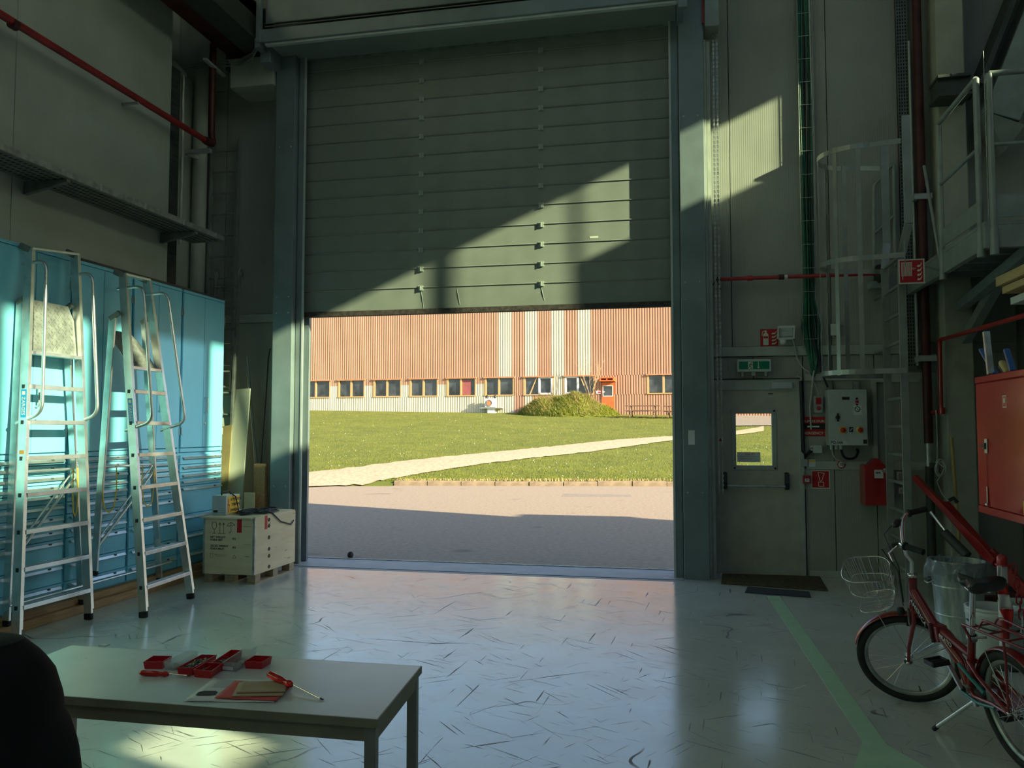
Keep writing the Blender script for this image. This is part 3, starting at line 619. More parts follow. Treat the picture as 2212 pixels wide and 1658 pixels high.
for k in range(7):
    ang = random.uniform(-.5,.5); L_ = random.uniform(1.6, 3.0); pts = [sp + V((0,0,0))]; d = V((math.sin(ang), random.uniform(-.2,.2), math.cos(ang)))
    for i in range(1, 6): pts.append(sp + d*L_*i/5 + V((random.uniform(-.04,.04),0,0)))
    m.path(pts, [.022-.0035*i for i in range(6)], 5)
    for i in range(2, 5):
        q = pts[i]; dd = (d + V((random.uniform(-.8,.8),0,.2))).normalized(); m.path([q, q+dd*.35, q+dd*.6+V((0,0,.1))], [.010,.007,.004], 4)
m.build('stems', 'twig', st_)
# picnic tables by the right windows
def picnic(px_, py_, lab):
    p = fac(fu(px_, 885)[0], bz, 3.0); p.z = lawn_z(p); t = thing('picnic_table', lab, 'picnic table', tuple(p), 'picnic tables by the tan building')
    for k in (-.26, -.09, .09, .26): MB().obox(p + fn*k + V((0,0,.76)), fd*1.1, fn*.075, (0,0,.022)).build('plank', 'picnic_wood', t)
    for k in (-.78, -.62, .62, .78): MB().obox(p + fn*k + V((0,0,.45)), fd*1.1, fn*.072, (0,0,.022)).build('plank', 'picnic_wood', t)
    for e in (-.75, .75):
        for s in (-1, 1): MB().bar(p + fd*e + fn*s*.75, p + fd*e + fn*s*.2 + V((0,0,.74)), .05, .11).build('leg', 'picnic_wood', t)
        MB().bar(p + fd*e - fn*.82 + V((0,0,.40)), p + fd*e + fn*.82 + V((0,0,.40)), .05, .09).build('crossbeam', 'picnic_wood', t)
picnic(1400, 893, 'brown wooden picnic table nearer the orange door of the building'); picnic(1478, 893, 'brown wooden picnic table beside the right shutter post, below the last window')
q = FZ(757, 1204); stn = MB().lathe([(0,-.02),(.03,-.015),(.042,.01),(.038,.035),(.02,.055),(0,.06)], q + V((0,0,.02)), 10)
tag(stn.build('stone', 'stone'), 'small dark stone lying on the outer threshold edge', 'stone')
# ================================================================ LEFT SIDE OF THE HALL
# ---- timber bearers and blue cabinets
for (a, b), lab in ((((-5.46, 3.4, 0), (-5.30, 8.60, .075)), 'lower brown timber bearer on the floor under the blue cabinets'), (((-5.50, 3.4, .0755), (-5.345, 8.62, .14)), 'upper brown timber bearer directly under the blue cabinets')):
    tag(B(a, b).build('timber_bearer', 'timber', bevel=.006), lab, 'timber', 'timber bearers under the cabinets')
XC = -5.40
u_edges = [8.89, 8.03, 7.20, 6.36, 5.52, 4.68, 3.84]
rows_a = [1.375,1.305,1.218,1.135,1.061,.966,.861,.744,.648,.435,.262]
rows = [[1.335,1.229,1.141,1.073,.991,.68,.47,.262], [1.352,1.282,1.22,1.164,.971,.876,.646,.43,.262], rows_a, rows_a, [1.37,1.26,1.15,1.03,.9,.75,.6,.43,.262], rows_a]
c_lab = ['tall blue cabinet nearest the shutter, beside the wooden crate', 'second tall blue cabinet from the shutter, behind the right ladder', 'third tall blue cabinet from the shutter, between the two ladders',
         'fourth tall blue cabinet from the shutter, behind the left ladder', 'fifth tall blue cabinet from the shutter, at the left picture edge', 'last tall blue cabinet of the row, left of the left ladder']
ZD = 1.43; ZTOP = 3.20
for i in range(6):
    y1, y0 = u_edges[i], u_edges[i+1]; t = thing('tool_cabinet', c_lab[i], 'cabinet', (XC-.25, (y0+y1)/2, .14), 'blue tool cabinets in a row')
    b = MB(); X0 = XC-.47; X1 = XC-.022; g = .004
    b.box((X0,y0+g,.14),(X1,y1-g,.30)); b.box((X0,y0+g,.30),(X1,y0+.018,ZTOP)); b.box((X0,y1-.018,.30),(X1,y1-g,ZTOP)); b.box((X0,y0+.018,.30),(X0+.02,y1-.018,ZTOP)); b.box((X0,y0+.018,ZTOP-.03),(X1+.022,y1-.018,ZTOP)); b.box((X0,y0+.018,ZD-.03),(X1+.02,y1-.018,ZD+.01)); b.box((X1-.03,y0+.018,.3),(X1-.012,y1-.018,ZTOP-.03))
    b.build('body', 'blue_cabinet', t, bevel=.004)
    B((X1, y0+.012, .155), (XC-.004, y1-.012, .262)).build('plinth', 'blue_cabinet', t, bevel=.003)
    ym = (y0+y1)/2
    for k, (a, c) in enumerate(((y0+.022, ym-.003), (ym+.003, y1-.022))):
        d = B((X1, a, ZD+.02), (XC, c, ZTOP-.035)).build('door', 'blue_cabinet', t, bevel=.003)
        if k == 1:
            z = 1.93; hy = a+.03; MB().path(rounded([(XC,hy,z+.085),(XC+.035,hy,z+.085),(XC+.035,hy,z-.085),(XC,hy,z-.085)], .02, 4), .009, 8).build('handle', 'aluminium', d)
            MB().lathe([(.0,.012),(.015,.010),(.016,0)], (XC, hy, z-.21), 12, (1,0,0)).build('lock', 'chrome', d)
        for z in (ZD+.2, ZTOP-.25): MB().tube((XC+.002, (a if k == 0 else c), z-.04), (XC+.002, (a if k == 0 else c), z+.04), .006, n=6).build('hinge', 'galvanised', d)
    hz = rows[i]
    for k, z in enumerate(hz):
        top = min(ZD-.035, z+.03); bot = (hz[k+1]+.036) if k+1 < len(hz) else .268
        if bot >= top-.03: bot = top-.05
        d = B((X1, y0+.022, bot), (XC-.002, y1-.022, top)).build('drawer', 'blue_cabinet', t, bevel=.002, seg=1)
        ya, yb = y0+.055, y1-.045
        hd_ = MB().prism([(XC-.002,ya,z+.012),(XC+.016,ya,z+.010),(XC+.030,ya,z-.012),(XC+.026,ya,z-.014),(XC+.012,ya,z+.002),(XC-.002,ya,z+.004)], (0,yb-ya,0)).build('handle', 'aluminium', d)
        B((XC+.012, yb-.16, z-.002), (XC+.024, yb-.13, z+.012)).build('latch', 'dark_steel', hd_)
tp = B((XC-.44, 6.5, ZTOP), (XC-.02, 8.86, ZTOP+.03)).build('cover_board', 'dark_steel'); tag(tp, 'long dark board lying on top of the blue cabinets', 'board')
tag(MB().tube(FX(20,1308,-5.24), FX(370,1213,-5.24), .011, n=8).build('aluminium_pole', 'aluminium'), 'long thin aluminium pole held across the ladders in front of the drawers', 'pole')
# ---- folding platform ladders
def ladder(label, fl_, fr_, tl, tr, hl, hr, bl, br, nt, z0, dz, zp, zr, plate, sticker_t, bent=.2):
    t = thing('platform_ladder', label, 'ladder', ((fl_.x+fr_.x)/2, (fl_.y+fr_.y)/2, 0), 'aluminium platform ladders')
    def at(a, b, z): return a.lerp(b, (z-a.z)/(b.z-a.z))
    dn = lambda a, b: (b-a).normalized()
    for a, b in ((fl_, tl), (fr_, tr)):
        s = MB().bar(a+dn(a,b)*.05, b, .026, .075, (1,0,0)).build('stile', 'aluminium', t, bevel=.003)
        MB().bar(a, a+dn(a,b)*.06, .034, .082, (1,0,0)).build('rubber_foot', 'rubber', s, bevel=.012)
        MB().bar(a.lerp(b,.03)+V((.04,0,0)), b+V((.04,0,0)), .034, .006, (1,0,0)).build('flange', 'aluminium', s)
        if a is fl_:
            for i in range(nt):
                p = at(a, b, z0+dz*i); MB().obox(p+V((.0,-.0135,0)), (.013,0,0), (0,.002,0), (0,0,.016)).build('tread_socket', 'black_plastic', s)
            zc = sticker_t; p = at(a, b, zc)+V((.006,-.0137,0)); ax = dn(a,b)
            lb = MB().obox(p, V((.024,0,0)), (0,.001,0), ax*.115).build('label', 'blue_label', s)
            lettering('ZARGES', .042, p+ax*.055+V((-.014,-.0016,0)), -ax, (1,0,0), 'sign_white', lb)
            MB().obox(p+ax*.085+V((0,-.0014,0)), V((.014,0,0)), (0,.0006,0), ax*.014).build('logo', 'sign_white', lb)
    for i in range(nt):
        z = z0+dz*i; p, q = at(fl_, tl, z), at(fr_, tr, z); d = dn(p, q)
        m = MB(); u = V((1,0,0))
        m.obox((p+q)/2+u*.002, u*.040, (q-p)/2-d*.012, (0,0,.013)); m.obox((p+q)/2+u*.042+V((0,0,.0)), u*.006, (q-p)/2-d*.012, (0,0,.018))
        tr_ = m.build('tread', 'aluminium', t, bevel=.003)
        for k in (-.025, -.008, .010, .028): MB().obox((p+q)/2+u*k+V((0,0,.014)), u*.004, (q-p)/2-d*.014, (0,0,.0022)).build('tread_rib', 'aluminium', tr_)
    p, q = at(fl_, tl, zp), at(fr_, tr, zp); d = dn(p, q)
    MB().obox((p+q)/2, V((.04,0,0)), (q-p)/2-d*.012, (0,0,.013)).build('platform_hinge', 'aluminium', t)
    # checker plate platform, folded upright
    n_ = V((1,0,.12)).normalized(); upv = V((-.12,0,1)).normalized() if not plate else V((plate,0,1)).normalized(); c0 = (p+q)/2; w = (q-p).length/2-.02; h = .44
    pol = [c0 - d*w, c0 + d*w, c0 + d*(w-.01) + upv*(h*.72), c0 + d*(w-.07) + upv*h, c0 - d*(w-.07) + upv*h, c0 - d*(w-.01) + upv*(h*.72)]
    pl = MB().prism([k+V((-.01,0,.01)) for k in pol], d.cross(upv)*.006).build('platform_plate', 'galvanised', t)
    nn = d.cross(upv); m = MB(); cc = 0
    for r_ in range(15):
        for s_ in range(13):
            o = -w+.04+s_*(2*w-.08)/12 + (.012 if r_ % 2 else 0); v_ = .03+r_*.027
            if abs(o) > w-.03 - (max(0, v_-h*.72)*.5): continue
            e1 = (d*(1 if (r_+s_)%2 else -1) + upv).normalized(); cc += 1
            for sg in (0.0085, -.0025): m.obox(c0+V((-.01,0,.01))+d*o+upv*v_+nn*sg, e1*.012, nn*.0012, e1.cross(nn)*.003)
    m.build('checker_relief', 'galvanised', pl)
    # rear legs, spreaders, diagonal tube
    for a, b in ((bl, hl), (br, hr)):
        s = MB().bar(a+dn(a,b)*.04, b, .024, .065, (1,0,0)).build('rear_leg', 'aluminium', t, bevel=.003)
        MB().bar(a, a+dn(a,b)*.05, .032, .07, (1,0,0)).build('rubber_foot', 'rubber', s, bevel=.01)
        MB().bar(b+V((-.03,0,-.03)), b+V((.07,0,.03)), .028, .045).build('hinge_bracket', 'galv_dull', t, bevel=.003)
    z = 1.3; p, q = at(bl, hl, z), at(br, hr, z); MB().tube(p, q, .011, n=8).build('cross_tube', 'aluminium', t)
    MB().tube(at(bl, hl, .55), at(br, hr, 1.22), .014, n=8).build('diagonal_brace', 'aluminium', t); MB().tube(at(bl, hl, .62), at(br, hr, 1.29), .008, n=8).build('diagonal_brace', 'aluminium', t)
    # hand rails
    for a, b in ((fl_, tl), (fr_, tr)):
        A, Bq = at(a, b, zr[0]), at(a, b, zr[1]); off = V((bent,0,0)); ax = dn(a, b)
        MB().path(rounded([A+V((-.06,0,-.02)), A+off, Bq+off+ax*.06, Bq+V((-.07,0,-.02))], .09, 6), .0145, 10).build('handrail', 'aluminium', t)
    # head bar
    m = MB(); d = dn(tl, tr); m.bar(tl-d*.01+V((0,0,0)), tr+d*.01, .09, .02); m.build('head_bar', 'aluminium', t, bevel=.003)
    for e in (tl, tr): MB().bar(e+V((.02,0,-.02)), e+V((-.09,0,.03)), .035, .055).build('head_hook', 'galv_dull', t, bevel=.01)
    # yellow strap loops hanging from the cross tube
    for s_ in ((.12, .88) if bent > .2 else (.97,)):
        c = p.lerp(q, s_) if bent > .2 else q+V((.02,-.02,0)); dd = (q-p).normalized()*(.09 if bent > .2 else .03); L_ = .42
        pts = [c-dd+V((.015,0,0)), c-dd*1.05+V((.018,0,-L_*.5)), c-dd*.7+V((.02,0,-L_*.9)), c+V((.02,0,-L_)), c+dd*.7+V((.02,0,-L_*.9)), c+dd*1.05+V((.018,0,-L_*.5)), c+dd+V((.015,0,.0))]
        m = MB(); cr = pts
        for a_, b_ in zip(cr, cr[1:]): m.bar(a_, b_+(b_-a_)*.03, .012, .003, (1,0,0))
        m.build('strap', 'yellow_strap', t)
    return t
l1 = ladder('aluminium platform ladder at far left, standing close to the cabinets', V((-5.09,5.515,0)), V((-5.075,6.289,0)), V((-5.30,5.745,3.15)), V((-5.30,6.262,3.21)),
       V((-5.345,5.72,2.72)), V((-5.345,6.215,2.72)), V((-5.322,5.66,.076)), V((-5.322,6.50,.076)), 7, .257, .29, 2.28, (3.04, 1.72), -.10, 1.86, .17)
l2 = ladder('aluminium platform ladder beside the wooden crate, leaning further out', V((-4.65,6.445,0)), V((-4.72,7.255,0)), FX(265,592,-5.12), FX(316,604,-5.12),
       V((-5.16,6.60,2.70)), V((-5.16,7.05,2.72)), FX(203,1243,-5.322), V((-5.322,7.62,.076)), 7, .257, .29, 2.22, (2.98, 1.66), -.75, 1.82, .21)
p = V((-5.12,5.55,1.47)); tag(MB().obox(p+V((.01,-.02,0)), (.022,0,0), (0,.002,0), (0,0,.016)).build('sticker', 'orange_sticker', l1), 'orange sticker')
# ---- things in the corner beyond the cabinets
def wall_ladder(name, label, xl, xr, Y0, Y1, z0, z1, n, mt, hooks=False):
    t = thing(name, label, 'ladder', ((xl+xr)/2, Y0, z0))
    f = lambda x, z: V((x, Y0+(Y1-Y0)*(z-z0)/(z1-z0), z))
    for x in (xl, xr):
        MB().bar(f(x,z0), f(x,z1), .025, .06, (0,1,0)).build('stile', mt, t)
        if hooks: MB().path([f(x,z1)+V((0,-.02,-.05)), f(x,z1)+V((0,-.03,.03)), f(x,z1)+V((0,.02,.09)), f(x,z1)+V((0,.09,.06)), f(x,z1)+V((0,.1,-.02))], .016, 6).build('hook', 'galv_dull', t)
    for i in range(n):
        z = z0+.2+(z1-z0-.35)*i/(n-1); MB().tube(f(xl,z), f(xr,z), .014, n=8).build('rung', mt, t)
    return t
a, b = FY(455,300,9.62), FY(511,300,9.62)
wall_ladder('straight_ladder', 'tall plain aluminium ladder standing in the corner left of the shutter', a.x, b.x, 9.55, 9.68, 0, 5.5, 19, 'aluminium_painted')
a, b = FY(466,600,9.42), FY(517,594,9.42)
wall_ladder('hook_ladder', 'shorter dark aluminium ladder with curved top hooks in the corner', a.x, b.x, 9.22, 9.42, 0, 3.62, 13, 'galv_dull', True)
def slab(name, label, pts, th, mt, cat='board'):
    pts = [V(p) for p in pts]; n = (pts[1]-pts[0]).cross(pts[2]-pts[0]).normalized(); return tag(MB().prism(pts, n*th).build(name, mt, bevel=.002, seg=1), label, cat)
def lean(tl, tr, Yt, br, Yb):                                    # board leaning on the wall: top edge, and one point on its right edge
    A, Bq, C = FY(*tl, Yt), FY(*tr, Yt), FY(*br, Yb); k = (Bq.z)/(Bq.z-C.z); D = Bq+(C-Bq)*k; E_ = D+(A-Bq); E_.z = 0.0; D.z = 0.0; return [E_, D, Bq, A]
slab('pale_board', 'large pale green board leaning in the corner behind the wooden crate', lean((470,844), (542,839), 9.40, (524,1088), 9.22), .022, 'board_pale')
slab('brown_board', 'narrow brown board leaning in front of the pale green board', lean((478,922), (503,917), 9.25, (493,1066), 9.12), .018, 'board_brown')
tag(MB().tube(FY(533,770,9.62), V((FY(575,1150,9.42).x, 9.40, 0)), .02, n=8).build('leaning_pipe', 'aluminium_painted'), 'thin metal pipe leaning in the corner behind the pale board', 'pipe')
tag(MB().path([FY(584,752,9.66), FY(580,770,9.64), FY(574,860,9.55), FY(566,960,9.50), FY(560,1060,9.45), V((FY(556,1150,9.42).x, 9.42, .0))], .009, 6).build('leaning_rod', 'dark_steel'), 'thin dark rod with a bent tip leaning on the wall beside the shutter post', 'rod')
a = FY(553,1001,9.35); tag(B((a.x, 9.3, 0), (a.x+.15, 9.38, a.z)).build('timber_post', 'timber'), 'short brown timber post standing behind the wooden crate', 'timber')
a, b = FY(528,1063,9.2), FY(550,1063,9.2); tag(B((a.x, 9.19, 0), (b.x, 9.21, a.z)).build('plywood_offcut', 'plywood'), 'small plywood offcut standing behind the wooden crate', 'board')
# ---- wooden crate on pallet feet
CX0, CX1, CY0, CY1, CZ = -5.09, -4.485, 8.03, 8.965, .71
cr = thing('shipping_crate', 'plywood shipping crate with black handling marks on pallet feet', 'crate', ((CX0+CX1)/2, (CY0+CY1)/2, 0))
for y in (CY0+.03, (CY0+CY1)/2-.05, CY1-.13):
    for x in (CX0+.0, (CX0+CX1)/2-.06, CX1-.10): B((x, y, .018), (x+.10, y+.11, .10)).build('pallet_block', 'pallet_wood', cr, bevel=.004)
for x in (CX0, (CX0+CX1)/2-.06, CX1-.10): B((x, CY0+.02, 0), (x+.10, CY1-.02, .017)).build('pallet_runner', 'pallet_wood', cr)
B((CX0, CY0, .10), (CX1, CY0+.012, CZ-.018)).build('front_panel', 'plywood', cr); B((CX0, CY1-.012, .10), (CX1, CY1, CZ-.018)).build('back_panel', 'plywood', cr)
B((CX1-.012, CY0+.012, .10), (CX1, CY1-.012, CZ)).build('side_panel', 'plywood', cr); B((CX0, CY0+.012, .10), (CX0+.012, CY1-.012, CZ-.018)).build('side_panel', 'plywood', cr); B((CX0+.012,CY0+.012,.10),(CX1-.012,CY1-.012,.115)).build('bottom_panel', 'plywood', cr)
B((CX0-.03, CY0-.025, CZ-.018), (CX1-.035, CY1, CZ)).build('lid', 'plywood', cr, bevel=.002)
for x in (CX0-.002, CX1-.022): B((x, CY0-.002, .10), (x+.022, CY0+.002, CZ-.02)).build('corner_strip', 'galvanised', cr)
B((CX1-.001, CY0, .10), (CX1+.002, CY0+.022, CZ-.02)).build('corner_strip', 'galvanised', cr)
y = CY0-.0006; k = lambda px_, py_: FY(px_, py_, CY0)
wx, wu_, wn_ = (1,0,0), (0,0,1), None
def linemark(pts, w=.0045, nm='mark'):
    m = MB()
    for a_, b_ in zip(pts, pts[1:]): m.bar((a_[0], y, a_[1]), (b_[0], y, b_[1]), .0012, w, V((b_[1]-a_[1],0,-(b_[0]-a_[0]))) if abs(b_[0]-a_[0])+abs(b_[1]-a_[1]) > 0 else (0,0,1))
    return m.build(nm, 'ink', cr)
def P2(px_, py_): a_ = k(px_, py_); return (a_.x, a_.z)
linemark([P2(459,1127),P2(458,1136),P2(461,1142),P2(465,1142),P2(468,1136),P2(467,1127),P2(459,1127)]); linemark([P2(463,1142),P2(463,1151)]); linemark([P2(459,1151),P2(467,1151)])
for x_ in (475, 483): linemark([P2(x_,1151),P2(x_,1130)]); linemark([P2(x_-2.5,1134),P2(x_,1128),P2(x_+2.5,1134)])
linemark([P2(491,1136),P2(493,1131),P2(499,1128),P2(505,1131),P2(507,1135),P2(491,1136)]); linemark([P2(499,1128),P2(499,1149),P2(496,1151),P2(494,1148)]); linemark([P2(470.5,1152),P2(487,1152)])
for s_, px_, py_, sz in (('NET WEIGHT', 454, 1161, .030), ('POIDS NET', 454, 1167, .030), ('KG', 502, 1165, .030), ('GROSS WEIGHT', 454, 1180, .030), ('POIDS BRUT', 454, 1186, .030), ('KG', 502, 1184, .030)):
    a = k(px_, py_); lettering(s_, sz, (a.x, y, a.z), wx, wu_, 'ink', cr, bold=.0006)
linemark([P2(454,1194),P2(460,1194),P2(460,1204),P2(454,1204),P2(454,1194)], .002); linemark([P2(464,1198),P2(490,1198)], .002); linemark([P2(464,1201),P2(488,1201)], .002); linemark([P2(502,1205),P2(506,1198),P2(510,1205),P2(502,1205)], .003)
linemark([P2(526,1137),P2(541,1137)], .003); linemark([P2(526,1175),P2(541,1176)], .002)
a, b = k(512.5,1118), k(522,1150); B((a.x, CY0-.001, b.z), (b.x, CY0, a.z)).build('red_tape', 'sign_red', cr)
a = FX(575,1113,CX1); b = FX(576,1142,CX1); B((CX1, a.y-.03, b.z), (CX1+.001, a.y+.03, a.z)).build('red_tape', 'sign_red', cr)
for py_ in (1122,1135,1160,1185,1200,1223):
    a = FX(581,py_,CX1); m = MB(); m.add([V((CX1+.0008, a.y+.030*math.cos(q_*.628), a.z+.022*math.sin(q_*.628))) for q_ in range(10)], [list(range(10))]); m.build('knot', 'ink_brown', cr)
# ---- transformer box with warning label, black cable on the lid
pa, pb = FZ(446,1107,CZ), FZ(503,1100,CZ); tx0, ty0 = pa.x, pa.y+.02; th_ = FY(450,1066,ty0).z - CZ
pc = FZ(476,1109,CZ)
tf = thing('transformer_box', 'small grey metal box with a yellow warning label on the crate', 'transformer', (tx0+.1, ty0+.1, CZ))
TX0, TX1, TY0, TY1 = CX0+.015, CX0+.185, 8.16, 8.44; TZ = CZ+.215
B((TX0,TY0,CZ),(TX1,TY1,TZ)).build('casing', 'light_grey_metal', tf, bevel=.005)
lb = B((TX1, TY0+.03, CZ+.012), (TX1+.0015, TY1-.01, TZ-.012)).build('warning_label', 'sign_yellow', tf)
m = MB(); zc = (CZ+TZ)/2
for a_, b_ in (((TY0+.05, zc+.07), (TY0+.035, zc+.0)), ((TY0+.035, zc), (TY0+.065, zc+.005)), ((TY0+.065, zc+.005), (TY0+.045, zc-.075))): m.bar((TX1+.002, a_[0], a_[1]), (TX1+.002, b_[0], b_[1]), .001, .012, (0,1,.01))
m.build('lightning_mark', 'sign_red', lb)
for s_, dz_ in (('ATTENTION', .055), ('  TENSION', .0), ('DANGER', -.06)): lettering(s_, .040, (TX1+.002, TY0+.085, zc+dz_-.01), (0,1,0), (0,0,1), 'ink', lb, bold=.001)
B((TX0+.02, TY0-.002, CZ+.03), (TX0+.07, TY0, CZ+.055)).build('socket', 'black_plastic', tf)
for i in range(3): B((TX0+.08, TY0-.0015, CZ+.03+.02*i), (TX1-.02, TY0, CZ+.036+.02*i)).build('vent_slot', 'grey_plastic', tf)
hp = V(((TX0+TX1)/2, 0, TZ)); MB().path(rounded([(hp.x,TY0+.05,TZ),(hp.x,TY0+.05,TZ+.035),(hp.x,TY1-.05,TZ+.035),(hp.x,TY1-.05,TZ)], .02, 4), .008, 8).build('carry_handle', 'black_plastic', tf)
cc = V((CX0+.36, CY0+.47, CZ)); pts = []; random.seed(11)
for i in range(96):
    a_ = i*.42; r1 = .17+.045*math.sin(i*.7); pts.append(cc + V((r1*math.cos(a_)*.85+.02*math.sin(i*1.3), r1*1.5*math.sin(a_)+.03*math.sin(i*.9), .010+.020*i/96+.006*math.sin(i*2.1))))
pts += [V((CX1-.05, CY0+.35, CZ+.03)), V((CX1+.012, CY0+.37, CZ+.005)), V((CX1+.014, CY0+.55, CZ-.10)), V((CX1+.014, CY0+.80, CZ-.16)), V((CX1+.016, CY0+.86, CZ-.12))]
pts = [V((TX1+.03, TY0+.02, CZ+.03)), V((TX1-.03,TY0+.10,TZ+.04)), V((TX1+.02,TY0+.16,TZ-.02)), V((TX1+.03,TY0+.22,CZ+.02))][1:] + pts
tag(MB().path(pts, .0075, 6).build('cable_coil', 'cable_black'), 'coiled black cable lying on the crate lid', 'cable')
# ---- cable tray, pipes and fittings high on the left
ct = thing('cable_tray', 'long perforated metal cable tray along the left wall', 'cable tray', (-5.65, 6, 3.93))
B((-5.86, 3.0, 3.92), (-5.42, 8.86, 3.928)).build('tray_base', 'galv_dull', ct); B((-5.424, 3.0, 3.928), (-5.418, 8.86, 3.985)).build('tray_side', 'galvanised', ct); B((-5.862, 3.0, 3.928), (-5.856, 8.86, 3.985)).build('tray_side', 'galv_dull', ct)
for i in range(9): B((-5.416, 3.4+.66*i, 3.922), (-5.410, 3.42+.66*i, 3.985)).build('joint_clip', 'aluminium', ct)
for y_ in (4.2, 6.3, 8.30): MB().prism([(-5.895,y_,3.92),(-5.44,y_,3.915),(-5.44,y_,3.89),(-5.895,y_,3.80)], (0,.045,0)).build('bracket', 'galv_dull', ct)
m = MB(); 
for r_ in range(5):
    for i in range(110): m.box((-5.80+.075*r_, 3.1+.052*i, 3.9185), (-5.765+.075*r_, 3.128+.052*i, 3.9199))
tag(m.build('perforations', 'ink', ct), None, None, None, 'stuff')
a, b = FX(0,30,-5.72), FX(452,308,-5.72); a = a + (a-b)*.6
rp_ = thing('red_pipe', 'long red fire pipe high on the left wall above the cable tray', 'pipe', tuple(b)); bq = V((b.x, b.y, b.z)); top = FY(447,140,9.3)
MB().path([a, bq], .036, 12).build('pipe_run', 'red_pipe', rp_); m = MB().path(rounded([bq+V((0,-.12,0)), bq+V((0,.10,0)), bq+V((-.05,.12,.15)), V((bq.x-.05, bq.y+.12, 6.52))], .08, 5), .042, 12); m.build('riser', 'dark_red', rp_)
for dy in (-.02, -3.0): MB().tube(bq+V((0,dy,0)), bq+V((0,dy-.06,0)), .048, n=12).build('collar', 'dark_red', rp_)
for y_ in (4.5, 7.6): MB().bar((-5.90, y_, bq.z-.045), (-5.70, y_, bq.z-.045), .03, .02).build('pipe_bracket', 'grey_steel', rp_)
cb_ = thing('crane_beam', 'dark red overhead crane runway beam at the top left', 'beam', (-5.55, 5, 6.6))
B((-5.80, 0, 6.55), (-5.35, 9.6, 6.58)).build('lower_flange', 'dark_red', cb_); B((-5.59, 0, 6.58), (-5.56, 9.6, 7.15)).build('web', 'dark_red', cb_); B((-5.80, 0, 7.15), (-5.35, 9.6, 7.18)).build('upper_flange', 'dark_red', cb_)
for i in range(5): B((-5.78, 1.5+2*i, 6.58), (-5.37, 1.52+2*i, 7.15)).build('stiffener', 'dark_red', cb_)
B((-5.9, 9.6, 6.42), (-5.3, 9.74, 7.2)).build('end_bracket', 'dark_steel', cb_)
pt_ = thing('perforated_tray', 'dark vertical perforated cable tray at the end of the left wall', 'cable tray', (-5.97, 8.56, 0))
B((-6.02, 8.47, 3.2), (-5.92, 8.475, 6.0)).build('tray_side', 'dark_steel', pt_); B((-5.945, 8.475, 3.2), (-5.94, 8.68, 6.0)).build('tray_base', 'dark_steel', pt_)
for i in range(40):
    B((-5.939, 8.49, 3.25+.07*i), (-5.936, 8.67, 3.262+.07*i)).build('rung', 'dark_steel', pt_)
tag(MB().path([(-5.98,8.80,3.9),(-5.97,8.80,5.0),(-5.98,8.80,5.8),(-6.0,8.83,5.95),(-6.05,8.9,6.05)], .016, 8).build('conduit', 'cable_white'), 'thin white conduit running up beside the dark perforated tray', 'conduit')
def fbar(name, lab, p, q, w, h, mt='light_grey_metal', cat='bracket'): return tag(MB().bar(p, q, w, h).build(name, mt, bevel=.004), lab, cat)
fbar('wall_bracket', 'left of two pale bars fixed high in the left corner', FY(373,135,8.9), FY(399,163,9.35), .06, .05); fbar('wall_bracket', 'right of two pale bars fixed high in the left corner', FY(442,127,8.8), FY(484,164,9.4), .05, .03)
br_ = thing('pipe_support', 'small pale V shaped bracket under the elbow of the red pipe', 'bracket', tuple(FY(430,330,9.2)))
MB().bar(FY(403,329,9.2), FY(455,325,9.2), .06, .05).build('arm', 'light_grey_metal', br_, bevel=.004); MB().bar(FY(403,331,9.2), FY(432,342,9.6), .04, .05).build('strut', 'light_grey_metal', br_, bevel=.004)
a, b = FY(520,160,9.5), FY(593,200,9.5); bx_ = thing('duct_box', 'cream sheet metal box high beside the left shutter post', 'box', (a.x, 9.4, b.z))
B((a.x, 9.25, b.z), (-5.02, 9.74, a.z+.05)).build('casing', 'wall_plain', bx_, bevel=.004); B((a.x-.02, 9.235, a.z+.05), (-5.02, 9.74, a.z+.075)).build('lid', 'wall_plain', bx_)
db_ = thing('roof_beam', 'dark steel beam running to the wall beside the shutter header', 'beam', (-5.2, 8, 6.4)); B((-5.35, 7.0, 6.45), (-5.12, 9.74, 6.75)).build('web', 'dark_steel', db_); B((-5.40, 7.0, 6.42), (-5.07, 9.74, 6.45)).build('flange', 'dark_steel', db_)
for i, dz_ in enumerate((0, .05, .09)): tag(MB().path([V((-6.6, 9.3, 6.25+dz_)), FY(440,146-6*i,9.3), FY(520,140-6*i,9.25), FY(545,125-5*i,9.1), FY(575,70,8.9)], .012, 6).build('conduit', 'aluminium_painted'), ('lowest','middle','uppermost')[i] + ' of three thin conduits crossing the top left corner', 'conduit', 'conduits in the top left corner')
